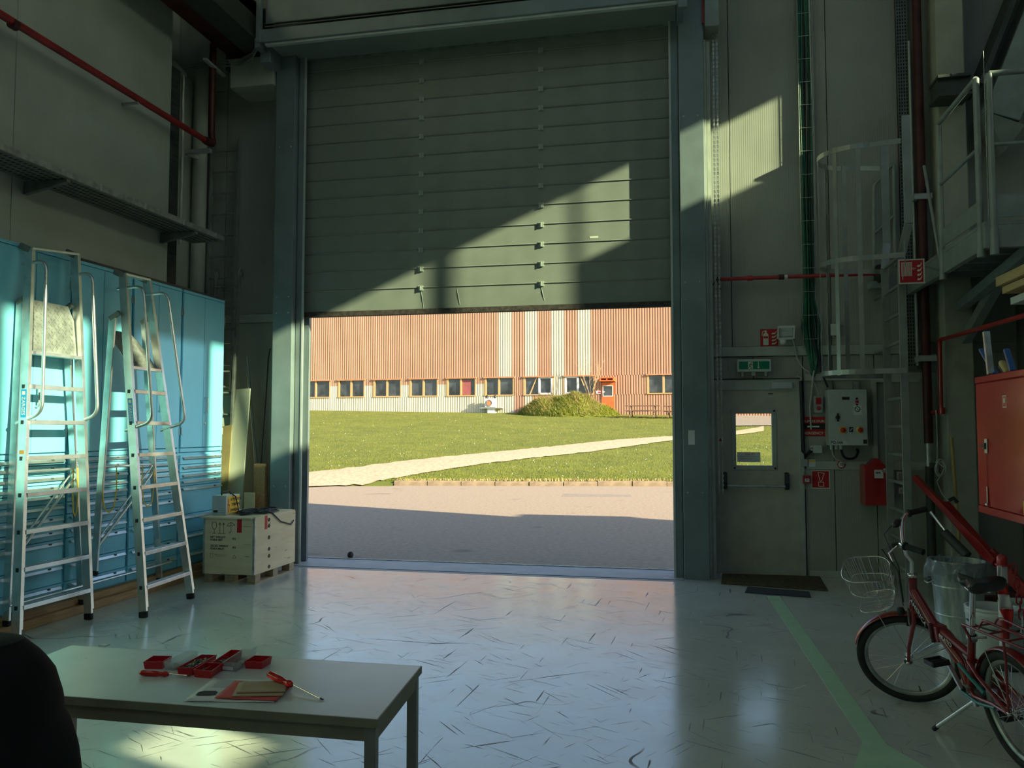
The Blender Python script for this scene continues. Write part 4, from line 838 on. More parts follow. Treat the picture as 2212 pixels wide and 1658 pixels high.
# ================================================================ RIGHT SIDE OF THE HALL
def yplate(x0, x1, z0, z1, y0, y1, name, mt, parent=None, bevel=0): return B((x0,y0,z0),(x1,y1,z1)).build(name, mt, parent, bevel=bevel)
def pxrect(a, b, Y): p, q = FY(*a, Y), FY(*b, Y); return p.x, q.x, q.z, p.z
class Sign:                                                      # flat sign on a wall facing -Y with drawing in 0..1 coordinates
    def __init__(s, name, label, a, b, Y, base='sign_red', border=None, th=.004, cat='sign'):
        s.x0, s.x1, s.z0, s.z1 = pxrect(a, b, Y); s.Y = Y-th
        s.t = thing(name, label, cat, ((s.x0+s.x1)/2, Y, s.z0))
        if border: yplate(s.x0-.012, s.x1+.012, s.z0-.012, s.z1+.012, Y-th*.8, Y, 'border', border, s.t)
        yplate(s.x0, s.x1, s.z0, s.z1, Y-th, Y, 'plate', base, s.t)
    def pt(s, u, v, o=.0): return V((s.x0+(s.x1-s.x0)*u, s.Y-o, s.z0+(s.z1-s.z0)*v))
    def poly(s, pts, mt='sign_white', nm='symbol', o=.0003, th=.0008): return MB().prism([s.pt(u,v,o) for u,v in pts][::-1], (0,-th,0)).build(nm, mt, s.t)
    def line(s, pts, w, mt='sign_white', nm='symbol', o=.0008):
        m = MB(); k = (s.x1-s.x0)
        for (a, b), (c, d) in zip(pts, pts[1:]):
            p, q = s.pt(a,b,o), s.pt(c,d,o); e = (q-p).normalized(); m.bar(p-e*w*k*.3, q+e*w*k*.3, .0012, w*k, V((0,1,0)).cross(e))
        return m.build(nm, mt, s.t)
    def text(s, txt, u, v, size, mt='sign_white', bold=0., align='LEFT'): p = s.pt(u, v, .0006); return lettering(txt, size, p, (1,0,0), (0,0,1), mt, s.t, align=align, bold=bold)
def flames(s, u0, w):
    for k in range(4):
        v = .08+.2*k; s.poly([(u0,v+.03),(u0+w*.35,v),(u0+w*.75,v+.04),(u0+w,v+.14),(u0+w*.95,v+.24),(u0+w*.8,v+.13),(u0+w*.5,v+.09),(u0+w*.25,v+.11)], nm='flame')
# door mats
def matt(name, lab, pts, mt, th): p = [FZ(*q) for q in pts]; return tag(MB().prism([V((k.x,k.y,.001)) for k in p], (0,0,th)).build(name, mt, bevel=.003), lab, 'mat')
matt('door_mat', 'brown coir door mat in front of the exit door', ((1558,1261),(1789,1277),(1771,1247),(1560,1241)), 'mat_brown', .016)
matt('floor_mat', 'small dark grey mat in front of the brown door mat', ((1609,1280),(1752,1291),(1748,1279),(1615,1268)), 'mat_grey', .010)
# pull chain of the shutter
ch = thing('pull_chain', 'thin pull chain hanging beside the right shutter post', 'chain', (.40, 9.45, .9))
for sx in (.385, .425):
    m = MB(); z = .95; i = 0
    while z < 6.3:
        w = .011; m.obox((sx+.004*math.sin(z*1.3), 9.45, z), (w if i % 2 else .003, 0, 0), (0, .003 if i % 2 else w, 0), (0,0,.015)); z += .026; i += 1
    tag(m.build('chain_links', 'galvanised', ch), None, None, None, 'stuff')
# wire tray with green cables
YT = 9.705
tx = FY(1740,200,YT).x
wt = thing('wire_cable_tray', 'vertical wire tray full of green cables beside the shutter', 'cable tray', (tx, YT, 2.5))
for dx in (-.075, -.025, .025, .075): MB().tube((tx+dx,YT+.035,2.55), (tx+dx,YT+.035,9.5), .003, n=5).build('tray_wire', 'galvanised', wt)
for dx in (-.08, .08): MB().tube((tx+dx,YT-.03,2.55), (tx+dx,YT-.03,9.5), .003, n=5).build('tray_wire', 'galvanised', wt)
for i in range(26):
    z = 2.62+.27*i; MB().path([(tx-.08,YT-.03,z),(tx-.08,YT+.035,z),(tx+.08,YT+.035,z),(tx+.08,YT-.03,z)], .003, 5).build('tray_tie', 'galvanised', wt)
    MB().path([(tx-.075,YT-.032,z+.05),(tx+.075,YT-.032,z+.05)], .003, 5).build('cable_tie', 'cable_white', wt)
random.seed(5)
for i in range(13):
    dx = -.062+.0103*i; mt = 'cable_black' if i in (5,6,9) else ('cable_white' if i == 12 else 'cable_green'); ph = random.random()*6
    pts = [(tx+dx+.008*math.sin(z*1.1+ph)+(-.0 if z > 3 else (3-z)*.25*(dx+.02)/.06), YT-.005+.014*math.sin(z*.8+ph*2), z) for z in [9.4-.33*k for k in range(22)]]
    end = [(tx+dx*.4+.03, YT-.0, 2.32), (tx+dx*.3+.02, YT+.03, 2.25)] if mt == 'cable_green' else ([(tx+.10,YT-.02,2.3),(tx+.17,YT-.03,2.12)] if mt == 'cable_black' else [(tx+.02,YT,2.25),(tx-.02,YT+.02,1.9),(tx-.01,YT+.025,1.65)])
    tag(MB().path([p for p in pts if p[2] > 2.5]+end, .010 if mt != 'cable_black' else .011, 6).build('cable', mt, wt), None)
# red sprinkler pipe and valve
pa, pb = FY(1552,604,9.62), FY(1892,590,9.62); pa.z = pb.z = (pa.z+pb.z)/2
rp2 = thing('red_wall_pipe', 'thin red pipe running across the wall behind the ladder cage', 'pipe', tuple(pa))
MB().tube(pa, pb, .022, n=10).build('pipe_run', 'red_paint', rp2)
for x_ in (1688, 1620): p = FY(x_,600,9.62); MB().tube((p.x-.03,9.62,pa.z),(p.x+.03,9.62,pa.z), .031, n=10).build('collar', 'dark_red' if x_ == 1688 else 'red_paint', rp2)
p = FY(1697,598,9.62); MB().tube((p.x-.02,9.62,pa.z),(p.x+.02,9.62,pa.z), .025, n=10).build('joint', 'white_plastic', rp2)
MB().lathe([(.0,-.02),(.03,-.02),(.032,.02),(0,.02)], pa+V((-.0,0,0)), 10, (1,0,0)).build('end_cap', 'dark_steel', rp2)
for q in ((1538,628),(1556,630)): MB().path([pa+V((-.02,-.03,0)), FY(q[0],q[1]-10,9.58), FY(*q,9.58)], .008, 6).build('lever', 'black_plastic', rp2)
v_ = thing('valve_box', 'grey valve with black body at the right end of the red wall pipe', 'valve', tuple(pb)); B((pb.x,9.55,pb.z-.11),(pb.x+.09,9.74,pb.z+.09)).build('body', 'black_plastic', v_, bevel=.01); B((pb.x-.07,9.57,pb.z-.17),(pb.x+.10,9.73,pb.z-.09)).build('base', 'grey_steel', v_, bevel=.01)
# signs and fittings on the wall
s = Sign('extinguisher_sign', 'square red fire extinguisher sign with white symbol', (1642,711), (1681,747), YW)
s.poly([(.16,.06),(.46,.06),(.46,.68),(.40,.76),(.22,.76),(.16,.68)], nm='extinguisher_body'); s.poly([(.25,.76),(.37,.76),(.37,.92),(.25,.92)], nm='extinguisher_neck'); s.line([(.27,.90),(.14,.86),(.10,.72),(.10,.62)], .05, nm='hose'); s.poly([(.18,.46),(.44,.46),(.44,.58),(.18,.58)], 'sign_red', 'label_band', .0012); flames(s, .62, .3)
ft = thing('flood_light', 'white wall flood light with motion sensor beside the extinguisher sign', 'lamp', tuple(FY(1698,720,9.7)))
c = FY(1698,718,9.60); m = MB(); ax, az = V((.092,-.0,.0)), V((.0,-.03,.062)); n_ = ax.cross(az).normalized()
for a_, b_, h_ in ((c+az, ax, az*.16), (c-az, ax*.86, az*.16)): m.obox(a_, b_, n_*.02, h_)
for sgn in (-1, 1): m.obox(c+ax*sgn*.93, ax*.09, n_*.02, az)
m.build('rim', 'white_plastic', ft, bevel=.004); MB().obox(c+n_*-.045 if n_.y < 0 else c+n_*.045, ax*.8, n_*.03, az*.75).build('housing', 'white_plastic', ft, bevel=.006); MB().tube(c-ax*.55+n_*.0, c+ax*.55, .008, n=8).build('halogen_tube', 'white_plastic', ft)
MB().lathe([(0,-.03),(.025,-.025),(.035,0),(.03,.03),(0,.03)], c+V((-.03,.03,-.105)), 12).build('motion_sensor', 'white_plastic', ft); MB().tube(c+V((0,.03,-.02)), (c.x,YW,c.z-.02), .02, n=8).build('bracket', 'white_plastic', ft)
tag(MB().path([c+V((.07,.05,-.05)), FY(1716,745,9.7), FY(1722,775,9.72), FY(1735,795,9.72), FY(1748,803,9.7)], .008, 6).build('lamp_cable', 'cable_white'), 'white cable drooping from the flood light to the cable tray', 'cable')
ex = thing('exit_sign', 'green illuminated exit sign box above the exit door', 'sign', tuple(FY(1629,802,9.66)))
x0,x1,z0,z1 = pxrect((1592,776),(1666,802),9.64); B((x0,9.63,z0),(x1,9.72,z1)).build('housing', 'light_grey_metal', ex, bevel=.006)
gx0,gx1,gz0,gz1 = x0+.02, x1-.02, z0+.028, z1-.026; gp = B((gx0,9.627,gz0),(gx1,9.631,gz1)).build('green_panel', 'sign_green', ex)
mx_ = gx0+(gx1-gx0)*.30; mw = .052; B((mx_,9.6262,gz0+.004),(mx_+mw,9.627,gz1-.004)).build('pictogram_field', 'sign_white', gp)
def stroke(par, pts, w, mt, Y): 
    m = MB()
    for (a_, b_), (c_, d_) in zip(pts, pts[1:]):
        p_, q_ = V((a_,Y,b_)), V((c_,Y,d_)); e_ = (q_-p_).normalized(); m.bar(p_-e_*w*.3, q_+e_*w*.3, .0008, w, V((0,1,0)).cross(e_))
    return m.build('pictogram', mt, par)
gh = gz1-gz0; g = lambda u, v: (mx_+mw*u, gz0+gh*v)
for L_ in ([g(.62,.70),g(.45,.42),g(.65,.25),g(.62,.08)], [g(.45,.42),g(.25,.28),g(.12,.22)], [g(.62,.70),g(.30,.62),g(.22,.45)], [g(.62,.70),g(.80,.52),g(.92,.55)]): stroke(gp, L_, .006, 'ink', 9.6258)
stroke(gp, [g(.70,.82),g(.71,.83)], .010, 'ink', 9.6258)
axx = gx0+(gx1-gx0)*.64; stroke(gp, [(axx,gz1-.008),(axx,gz0+.02)], .009, 'sign_white', 9.6265); MB().prism([(axx-.018,9.6268,gz0+.026),(axx+.018,9.6268,gz0+.026),(axx,9.6268,gz0+.006)], (0,-.001,0)).build('arrow_head', 'sign_white', gp)
for x_ in (x0+.06, x1-.06): B((x_-.012,9.66,z0-.05),(x_+.012,9.70,z0)).build('mount', 'trim', ex)
B((x0+.16,9.64,z0-.045),(x0+.20,9.71,z0)).build('test_button', 'grey_plastic', ex)
x0,x1,z0,z1 = pxrect((1789,700),(1813,724),9.7); jb = thing('junction_box', 'small cream junction box on the wall behind the ladder cage', 'junction box', ((x0+x1)/2,9.7,z0)); B((x0,9.67,z0),(x1,YW,z1)).build('box', 'white_plastic', jb, bevel=.008)
for dz in (z0-.02, z1+.0): MB().tube(((x0+x1)/2,9.71,dz),((x0+x1)/2,9.71,dz+.025), .014, n=8).build('gland', 'grey_plastic', jb)
MB().path([((x0+x1)/2,9.71,z0-.02),(x1+.06,9.73,z0-.03),(x1+.10,9.73,z0+.07),(x1+.05,9.74,z1),(x1,9.74,z1)], .005, 6).build('cable', 'cable_white', jb)
s = Sign('emergency_stop_sign', 'red emergency stop sign partly behind the control cabinet', (1727,900), (1782,942), YW); s.poly([(.02,.36),(1,.36),(1,.66),(.02,.66)], 'ink', 'black_band'); s.poly([(.3,.46),(.78,.46),(.78,.54),(.3,.54)], 'sign_white', 'slot', .0012)
s.text("COUPURE D'URGENCE", .02, .72, .036, bold=.0006); s.text('EMERGENCY STOP', .05, .10, .042, bold=.0006)
x0,x1,z0,z1 = pxrect((1758,855),(1778,891),9.68); eb = thing('emergency_button', 'grey box with a red emergency button left of the control cabinet', 'button', ((x0+x1)/2,9.7,z0)); B((x0,9.67,z0),(x1,YW,z1)).build('box', 'grey_plastic', eb, bevel=.008); B((x0+.02,9.662,(z0+z1)/2),(x1-.02,9.672,z1-.02)).build('red_cover', 'sign_red', eb); MB().lathe([(.0,-.025),(.022,-.022),(.024,-.01),(.016,0)], ((x0+x1)/2,9.67,z0+.05), 12, (0,1,0)).build('button', 'sign_red', eb)
MB().path([((x0+x1)/2,9.7,z1),((x0+x1)/2,9.7,z1+.05),((x0+x1)/2-.05,9.72,z1+.2),((x0+x1)/2-.1,9.72,z1+.28)], .006, 6).build('cable', 'cable_white', eb)
# grey control cabinet
YC = 9.50; x0,x1,z0,z1 = pxrect((1789,841),(1875,962),YC)
cc_ = thing('control_cabinet', 'light grey shutter control cabinet with yellow and red buttons', 'control cabinet', ((x0+x1)/2,9.6,z0))
B((x0,YC+.015,z0),(x1,YW-.02,z1)).build('body', 'light_grey_metal', cc_, bevel=.006); dr_ = B((x0,YC,z0+.004),(x1,YC+.013,z1-.004)).build('door', 'light_grey_metal', cc_, bevel=.004)
for z in (z0+.07, z1-.07):
    for x_ in (x0+.0, x1-.04): B((x_,YW-.02,z-.03),(x_+.04,YW,z+.03)).build('wall_bracket', 'grey_plastic', cc_)
for x_ in (x0+.02, x1-.10): B((x_,9.70,z1-.001),(x_+.06,9.74,z1+.09)).build('mounting_ear', 'galvanised', cc_)
W_, H_ = x1-x0, z1-z0; q = lambda u, v: (x0+W_*u, z0+H_*v)
a_ = q(.23,.50); MB().lathe([(0,-.02),(.022,-.018),(.024,0)], (a_[0],YC,a_[1]), 12, (0,1,0)).build('latch', 'black_plastic', dr_); B((a_[0]-.011,YC-.026,a_[1]-.045),(a_[0]+.011,YC-.018,a_[1]+.045)).build('latch_handle', 'black_plastic', dr_, bevel=.005)
a_, b_ = q(.36,.815), q(.55,.865); B((a_[0],YC-.003,a_[1]),(b_[0],YC,b_[1])).build('display', 'ink', dr_)
a_ = q(.74,.84); MB().prism([(a_[0]-.018,YC-.001,a_[1]-.012),(a_[0]+.018,YC-.001,a_[1]-.012),(a_[0],YC-.001,a_[1]+.014)], (0,-.002,0)).build('up_button', 'ink', dr_)
a_ = q(.74,.78); MB().lathe([(0,-.006),(.019,-.005),(.02,0)], (a_[0],YC,a_[1]), 14, (0,1,0)).build('stop_button', 'sign_red', dr_)
a_ = q(.74,.72); MB().prism([(a_[0]+.018,YC-.001,a_[1]+.012),(a_[0]-.018,YC-.001,a_[1]+.012),(a_[0],YC-.001,a_[1]-.014)], (0,-.002,0)).build('down_button', 'ink', dr_)
a_ = q(.75,.63); ps = B((a_[0]-.042,YC-.0015,a_[1]-.055),(a_[0]+.042,YC,a_[1]+.055)).build('sticker', 'paper', dr_); MB().lathe([(.022,-.003),(.030,-.003),(.030,-.0015),(.022,-.0015)], (a_[0],YC,a_[1]+.01), 18, (0,1,0)).build('ring', 'ink_brown', ps); stroke(ps, [(a_[0]-.018,a_[1]+.026),(a_[0]+.018,a_[1]-.006)], .005, 'ink_brown', YC-.002)
a_ = q(.36,.275); B((a_[0]-.035,YC-.006,a_[1]-.035),(a_[0]+.035,YC,a_[1]+.035)).build('switch_plate', 'sign_yellow', dr_); MB().lathe([(0,-.03),(.024,-.028),(.027,-.006)], (a_[0],YC,a_[1]), 14, (0,1,0)).build('main_switch', 'sign_red', dr_)
a_ = q(.575,.285); B((a_[0]-.020,YC-.004,a_[1]-.028),(a_[0]+.020,YC,a_[1]+.028)).build('selector_plate', 'black_plastic', dr_); stroke(dr_, [(a_[0]-.008,a_[1]-.012),(a_[0]+.008,a_[1]+.012)], .008, 'sign_white', YC-.005)
a_ = q(.80,.275); MB().lathe([(0,-.008),(.036,-.007),(.037,0)], (a_[0],YC,a_[1]), 18, (0,1,0)).build('stop_ring', 'sign_yellow', dr_); MB().lathe([(0,-.038),(.022,-.036),(.026,-.022),(.016,-.018),(.016,-.006)], (a_[0],YC,a_[1]), 16, (0,1,0)).build('emergency_stop', 'sign_red', dr_)
a_, b_ = q(.02,.02), q(.29,.085); lb = B((a_[0],YC-.0012,a_[1]),(b_[0],YC,b_[1])).build('label', 'paper', dr_); lettering('PO-566', .040, (a_[0]+.006,YC-.0018,a_[1]+.008), (1,0,0), (0,0,1), 'ink', lb, bold=.001)
a_, b_ = q(.30,.02), q(.45,.075); lb = B((a_[0],YC-.0012,a_[1]),(b_[0],YC,b_[1])).build('label', 'white_plastic', dr_); lettering('1', .03, (a_[0]+.012,YC-.0018,a_[1]+.008), (1,0,0), (0,0,1), 'ink', lb)
a_ = q(.93,.07); B((a_[0]-.020,YC-.003,a_[1]-.022),(a_[0]+.020,YC,a_[1]+.022)).build('maker_plate', 'ink', dr_)
for i in range(3): MB().tube((x0+.04+.05*i,9.62,z0),(x0+.04+.05*i,9.62,z0-.045), .016, n=8).build('gland', 'white_plastic', cc_)
MB().path(rounded([(x0+.14,9.62,z0-.03),(x0+.17,9.63,z0-.15),(x0+.30,9.66,z0-.15),(x0+.34,9.70,z0-.05),(x1-.08,9.71,z0-.05)], .08, 5), .014, 8).build('cable_loop', 'cable_black', cc_); MB().path(rounded([(x0+.04,9.62,z0-.03),(x0+.07,9.65,z0-.14),(x0+.2,9.72,z0-.2)], .05, 5), .008, 8).build('cable_loop', 'cable_white', cc_)
x0,x1,z0,z1 = pxrect((1756,961),(1776,978),9.68); gb = thing('terminal_box', 'small light grey terminal box with cable glands left of the control cabinet', 'junction box', ((x0+x1)/2,9.7,z0)); B((x0,9.66,z0),(x1,YW,z1)).build('box', 'light_grey_metal', gb, bevel=.006)
for z in (z0+.03, z0+.07): MB().tube((x0,9.7,z),(x0-.03,9.7,z), .012, n=8).build('gland', 'white_plastic', gb)
tag(MB().path([FY(1730,822,9.7),FY(1731,840,9.71),FY(1733,900,9.71),FY(1735,975,9.71),FY(1741,985,9.70),FY(1752,972,9.69)], .022, 8).build('black_conduit', 'black_plastic'), 'thick black conduit running down right of the exit door frame', 'conduit')
tag(MB().path([FY(1722,811,9.7),FY(1730,815,9.7),FY(1732,830,9.72)], .010, 6).build('cable', 'cable_white'), 'short white cable end above the exit door corner', 'cable')
x0,x1,z0,z1 = pxrect((1729,991),(1745,1007),9.71); tag(B((x0,9.70,z0),(x1,9.729,z1)).build('card_reader', 'grey_plastic', bevel=.004), 'small dark grey card reader above the red call point', 'box')
x0,x1,z0,z1 = pxrect((1747,992),(1762,1008),9.71); t = thing('notice_tag', 'small white tag with a yellow top beside the card reader', 'tag', ((x0+x1)/2,9.72,z0)); B((x0,9.718,z0),(x1,9.7295,z1)).build('tag', 'paper', t); B((x0+.005,9.7172,z1-.03),(x1-.005,9.7182,z1-.008)).build('tag_band', 'sign_yellow', t)
s = Sign('wall_plate', 'grey backing plate behind the red call point', (1730,1012), (1754,1056), YW, 'trim', cat='plate')
x0,x1,z0,z1 = pxrect((1734,1026),(1752,1044),9.7); t = thing('fire_call_point', 'small red fire alarm call point below the card reader', 'call point', ((x0+x1)/2,9.7,z0)); B((x0,9.69,z0),(x1,YW-.0045,z1)).build('box', 'red_paint', t, bevel=.005); B((x0+.02,9.686,z0+.02),(x1-.02,9.6905,z0+.055)).build('glass_field', 'paper', t); stroke(t, [(x0+.03,z0+.042),(x1-.03,z0+.042)], .008, 'ink', 9.6855)
s = Sign('alarm_sign', 'square red alarm sign with a white exclamation outline', (1754,1017), (1791,1053), YW, border='sign_white'); s.line([(.35,.92),(.72,.88),(.56,.40),(.46,.40),(.35,.92)], .035); s.line([(.38,.34),(.68,.34),(.68,.08),(.38,.08),(.38,.34)], .035)
a_ = FY(1818,1003,9.72); t = thing('round_sticker', 'round white sticker with a red ring on the wall rail', 'sticker', tuple(a_)); MB().lathe([(0,-.0012),(.033,-.0012),(.033,.0)], (a_.x,9.729,a_.z), 22, (0,1,0)).build('disc', 'paper', t); MB().lathe([(.033,-.0014),(.044,-.0014),(.044,.0),(.033,0)], (a_.x,9.729,a_.z), 22, (0,1,0)).build('ring', 'sign_red', t)
for dz in (.008, -.006): stroke(t, [(a_.x-.02,a_.z+dz),(a_.x+.02,a_.z+dz)], .006, 'ink', 9.7272)
# L shaped cable duct and red metal box
x0,x1,z0,z1 = pxrect((1883,825),(1896,1000),9.7); t = thing('cable_duct', 'pale L shaped cable duct right of the control cabinet', 'duct', (x0,9.7,z0)); B((x0,9.68,z0),(x1,YW,z1)).build('vertical_run', 'trim', t); B((x0,9.68,z1),(x1+.45,YW,z1+.05)).build('horizontal_run', 'trim', t)
YR = 9.50; x0,x1,z0,z1 = pxrect((1867,1004),(1923,1092),YR); t = thing('red_metal_box', 'dark red metal wall box with a pitched top below the cable duct', 'box', ((x0+x1)/2,9.6,z0)); B((x0,YR,z0),(x1,YW-.001,z1)).build('body', 'red_paint', t, bevel=.006); MB().prism([(x0+.05,YR+.03,z1),(x1-.03,YR+.03,z1),(x1-.10,YR+.06,z1+.07),(x0+.12,YR+.06,z1+.07)], (0,.15,0)).build('pitched_top', 'red_paint', t, bevel=.004)
lb = B((x0+.10,YR-.001,z1-.14),(x0+.19,YR,z1-.05)).build('label', 'paper', t); lettering('BNE', .026, (x0+.115,YR-.0016,z1-.09), (1,0,0), (0,0,1), 'ink', lb, bold=.001); B((x1-.06,YR-.001,z1-.06),(x1-.03,YR,z1-.035)).build('label', 'paper', t)
# wall sockets behind the ladder
for (a, b), lab in ((((1936,1018),(1960,1042)), 'upper white socket box on the wall behind the ladder foot'), (((1940,1052),(1952,1066)), 'lower small cream socket box on the wall behind the ladder foot')):
    x0,x1,z0,z1 = pxrect(a,b,9.7); t = thing('socket_box', lab, 'socket', ((x0+x1)/2,9.7,z0), 'socket boxes behind the ladder'); B((x0,9.68,z0),(x1,YW,z1)).build('box', 'white_plastic', t, bevel=.005); B((x0+.02,9.675,z0+.02),(x1-.02,9.681,z1-.02)).build('cover', 'grey_plastic', t)
# ---- caged ladder: rungs along Y, cage towards the shutter
XK = 2.12; yn = FX(1956,900,XK).y; yf = FX(1919,900,XK).y; ym = (yn+yf)/2
lk = thing('caged_ladder', 'fixed aluminium ladder with a round safety cage beside the platform', 'ladder', (XK, ym, 0))
for y_ in (yn, yf):
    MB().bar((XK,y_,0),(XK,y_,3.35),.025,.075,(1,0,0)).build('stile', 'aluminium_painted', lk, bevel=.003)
    d_ = .10 if y_ == yf else -.10
    MB().bar((XK,y_,3.35),(XK+.05,y_+d_,3.65),.025,.075,(1,0,0)).build('stile', 'aluminium_painted', lk); MB().bar((XK+.05,y_+d_,3.65),(XK+.05,y_+d_,4.72),.025,.075,(1,0,0)).build('stile', 'aluminium_painted', lk, bevel=.003)
for i in range(12): MB().bar((XK,yn,.28+.28*i),(XK,yf,.28+.28*i),.03,.03).build('rung', 'aluminium_painted', lk, bevel=.004)
for z in (1.2, 2.5, 3.1): MB().bar((XK,yf,z),(XK,YW-.03,z),.04,.02).build('wall_stay', 'aluminium_painted', lk)
xl_ = FY(1770,570,ym).x; hz_ = [FY(1770,345,ym).z, FY(1773,575,ym).z, FY(1779,808,ym).z]
def cage(t):                                                      # t 0..1 from near stile round to far stile
    a = math.pi*(t*1.16-.08); R0 = (XK-xl_)*.56; cx = XK-(XK-xl_)*.44
    if t < .02: return V((XK, yn-.10, 0))
    if t > .98: return V((XK, yf+.10, 0))
    return V((cx-R0*math.sin(a)*1.0, ym-.37*math.cos(a), 0)) if 0.04 < t < .96 else V((cx, ym-.37 if t < .5 else ym+.37, 0))
for z in hz_:
    m = MB(); ts = [i/24 for i in range(25)]; P_ = [cage(t)+V((0,0,z)) for t in ts]
    for a, b in zip(P_, P_[1:]): m.bar(a, b, .006, .05)
    m.build('cage_hoop', 'aluminium_painted', lk)
for t in (.12, .28, .5, .72, .88):
    p = cage(t); c0 = V((XK-(XK-xl_)*.44, ym, 0)); n_ = (p-c0).normalized(); e_ = V((-n_.y, n_.x, 0)); m = MB().obox(p-n_*.006+V((0,0,(hz_[0]+hz_[2])/2)), e_*.022, n_*.003, (0,0,(hz_[0]-hz_[2])/2+.03)); m.build('cage_strap', 'aluminium_painted', lk)
gr_ = thing('guard_frame', 'grey tubular guard frame on the wall behind the ladder cage', 'railing', tuple(FY(1910,590,9.68)))
for L_ in (((1888,585),(1888,400),(1930,352),(1934,575)), ((1890,502),(1931,466))): MB().path(rounded([FY(*p,9.68) for p in L_], .03, 3), .02, 8).build('rail', 'grey_steel', gr_)
for p in ((1888,560),(1934,556)): q_ = FY(*p,9.68); MB().tube(q_, q_+V((0,.07,0)), .018, n=8).build('wall_fixing', 'grey_steel', gr_)
# ---- steel platform
PXL, PYN, PYF, PZ = 2.45, 7.30, 9.70, 3.36
pf = thing('steel_platform', 'grey steel platform with railing at the top right', 'platform', (PXL, PYN, 3.1))
B((PXL,PYN,PZ-.03),(7.5,PYF,PZ)).build('deck', 'grey_steel', pf)
B((PXL,PYN,PZ-.22),(7.5,PYN+.06,PZ-.03)).build('edge_beam', 'grey_steel', pf, bevel=.005); B((PXL,PYN+.06,PZ-.22),(PXL+.06,PYF,PZ-.03)).build('edge_beam', 'grey_steel', pf, bevel=.005)
for i in range(6): B((PXL+.06,PYN+.35+.38*i,PZ-.13),(7.5,PYN+.40+.38*i,PZ-.03)).build('joist', 'grey_steel', pf)
YFP = 8.42
for x_, y_ in ((PXL,PYN+.09),(PXL+.07,PYN),(PXL,YFP)): MB().tube((x_,y_,PZ-.26),(x_,y_,4.60), .026, n=10).build('post', 'grey_steel', pf); MB().tube((x_,y_,PZ-.28),(x_,y_,PZ-.06), .034, n=10).build('socket', 'grey_steel', pf)
for x_ in (4.0, 5.6): MB().tube((x_,PYN,PZ-.26),(x_,PYN,4.60), .026, n=10).build('post', 'grey_steel', pf)
for z, r_ in ((4.60,.024),(4.0,.017)):
    MB().tube((PXL,YFP,z),(PXL,PYN+.09,z), r_, n=10).build('rail', 'grey_steel', pf); MB().tube((PXL+.07,PYN,z),(7.5,PYN,z), r_, n=10).build('rail', 'grey_steel', pf)
B((PXL-.004,PYN+.11,PZ+.03),(PXL+.004,YFP,PZ+.20)).build('toe_board', 'grey_steel', pf); B((PXL+.09,PYN-.004,PZ+.03),(7.5,PYN+.004,PZ+.22)).build('toe_board', 'grey_steel', pf)
MB().tube((2.36,8.6,4.25),(PXL-.02,YFP,PZ-.1), .014, n=8).build('stay', 'grey_steel', pf)
for a, b in (((2.90,9.40,2.95), FX(2230,535,2.95)), (FX(2050,795,2.90), FX(2168,590,3.05))):
    MB().bar(a, b, .09, .10).build('brace', 'grey_steel', pf, bevel=.004)
B((5.5,8.4,0),(5.65,8.55,PZ-.13)).build('leg', 'grey_steel', pf); B((3.8,7.5,0),(3.92,7.62,PZ-.13)).build('leg', 'grey_steel', pf)
s = Sign('hose_reel_sign', 'square red fire hose sign fixed under the platform corner', (1943,563), (1995,609), 8.36, border='sign_white')
for i in range(9): s.line([(.08+.052*i,.88),(.08+.052*i,.30)], .028, nm='hose_coil')
s.line([(.07,.90),(.52,.90)], .02); s.line([(.12,.30),(.12,.14)], .03); s.line([(.52,.62),(.64,.62)], .03); s.line([(.60,.68),(.60,.55)], .02); s.line([(.57,.62),(.70,.62)], .02); flames(s, .72, .22)
MB().bar((s.x0+.05,8.362,s.z1-.05),(s.x0+.05,8.362,s.z1+.2),.02,.01).build('hanger', 'grey_steel', s.t); MB().bar((s.x1-.03,8.362,s.z1-.05),(PXL,8.42,PZ-.2),.02,.01,(0,1,0)).build('hanger', 'grey_steel', s.t)
# boards stored under the platform
for i, (dx, z0, z1, w, mt, lab) in enumerate(((0, 2.86, 2.94, .30, 'timber_pale', 'yellow timber plank stored under the platform, top of the stack'), (.03, 2.79, 2.85, .30, 'timber_pale', 'yellow timber plank under the top plank of the stack'), (.05, 2.68, 2.74, .22, 'drum_white', 'white board stored under the yellow planks'), (.14, 2.56, 2.68, .14, 'drum_white', 'lowest white channel of the stack under the platform'))):
    e = FX(2150+(6 if i > 1 else 0), 590, 2.62); tag(B((2.62+dx, 5.4, z0), (2.62+dx+w, e.y+(.0,-.05,-.1,-.35)[i], z1)).build('plank' if i < 2 else 'white_board', mt, bevel=.004), lab, 'board', 'boards under the platform')
for y_ in (5.6, 6.6):
    t = thing('storage_arm', ('near' if y_ < 6 else 'far') + ' bracket arm carrying the boards under the platform', 'bracket', (3.0, y_, 2.4), 'arms carrying the boards'); B((2.60,y_,2.50),(3.549,y_+.05,2.56)).build('arm', 'dark_steel', t); MB().bar((2.75,y_+.025,2.50),(3.52,y_+.025,2.0),.04,.05).build('strut', 'dark_steel', t)
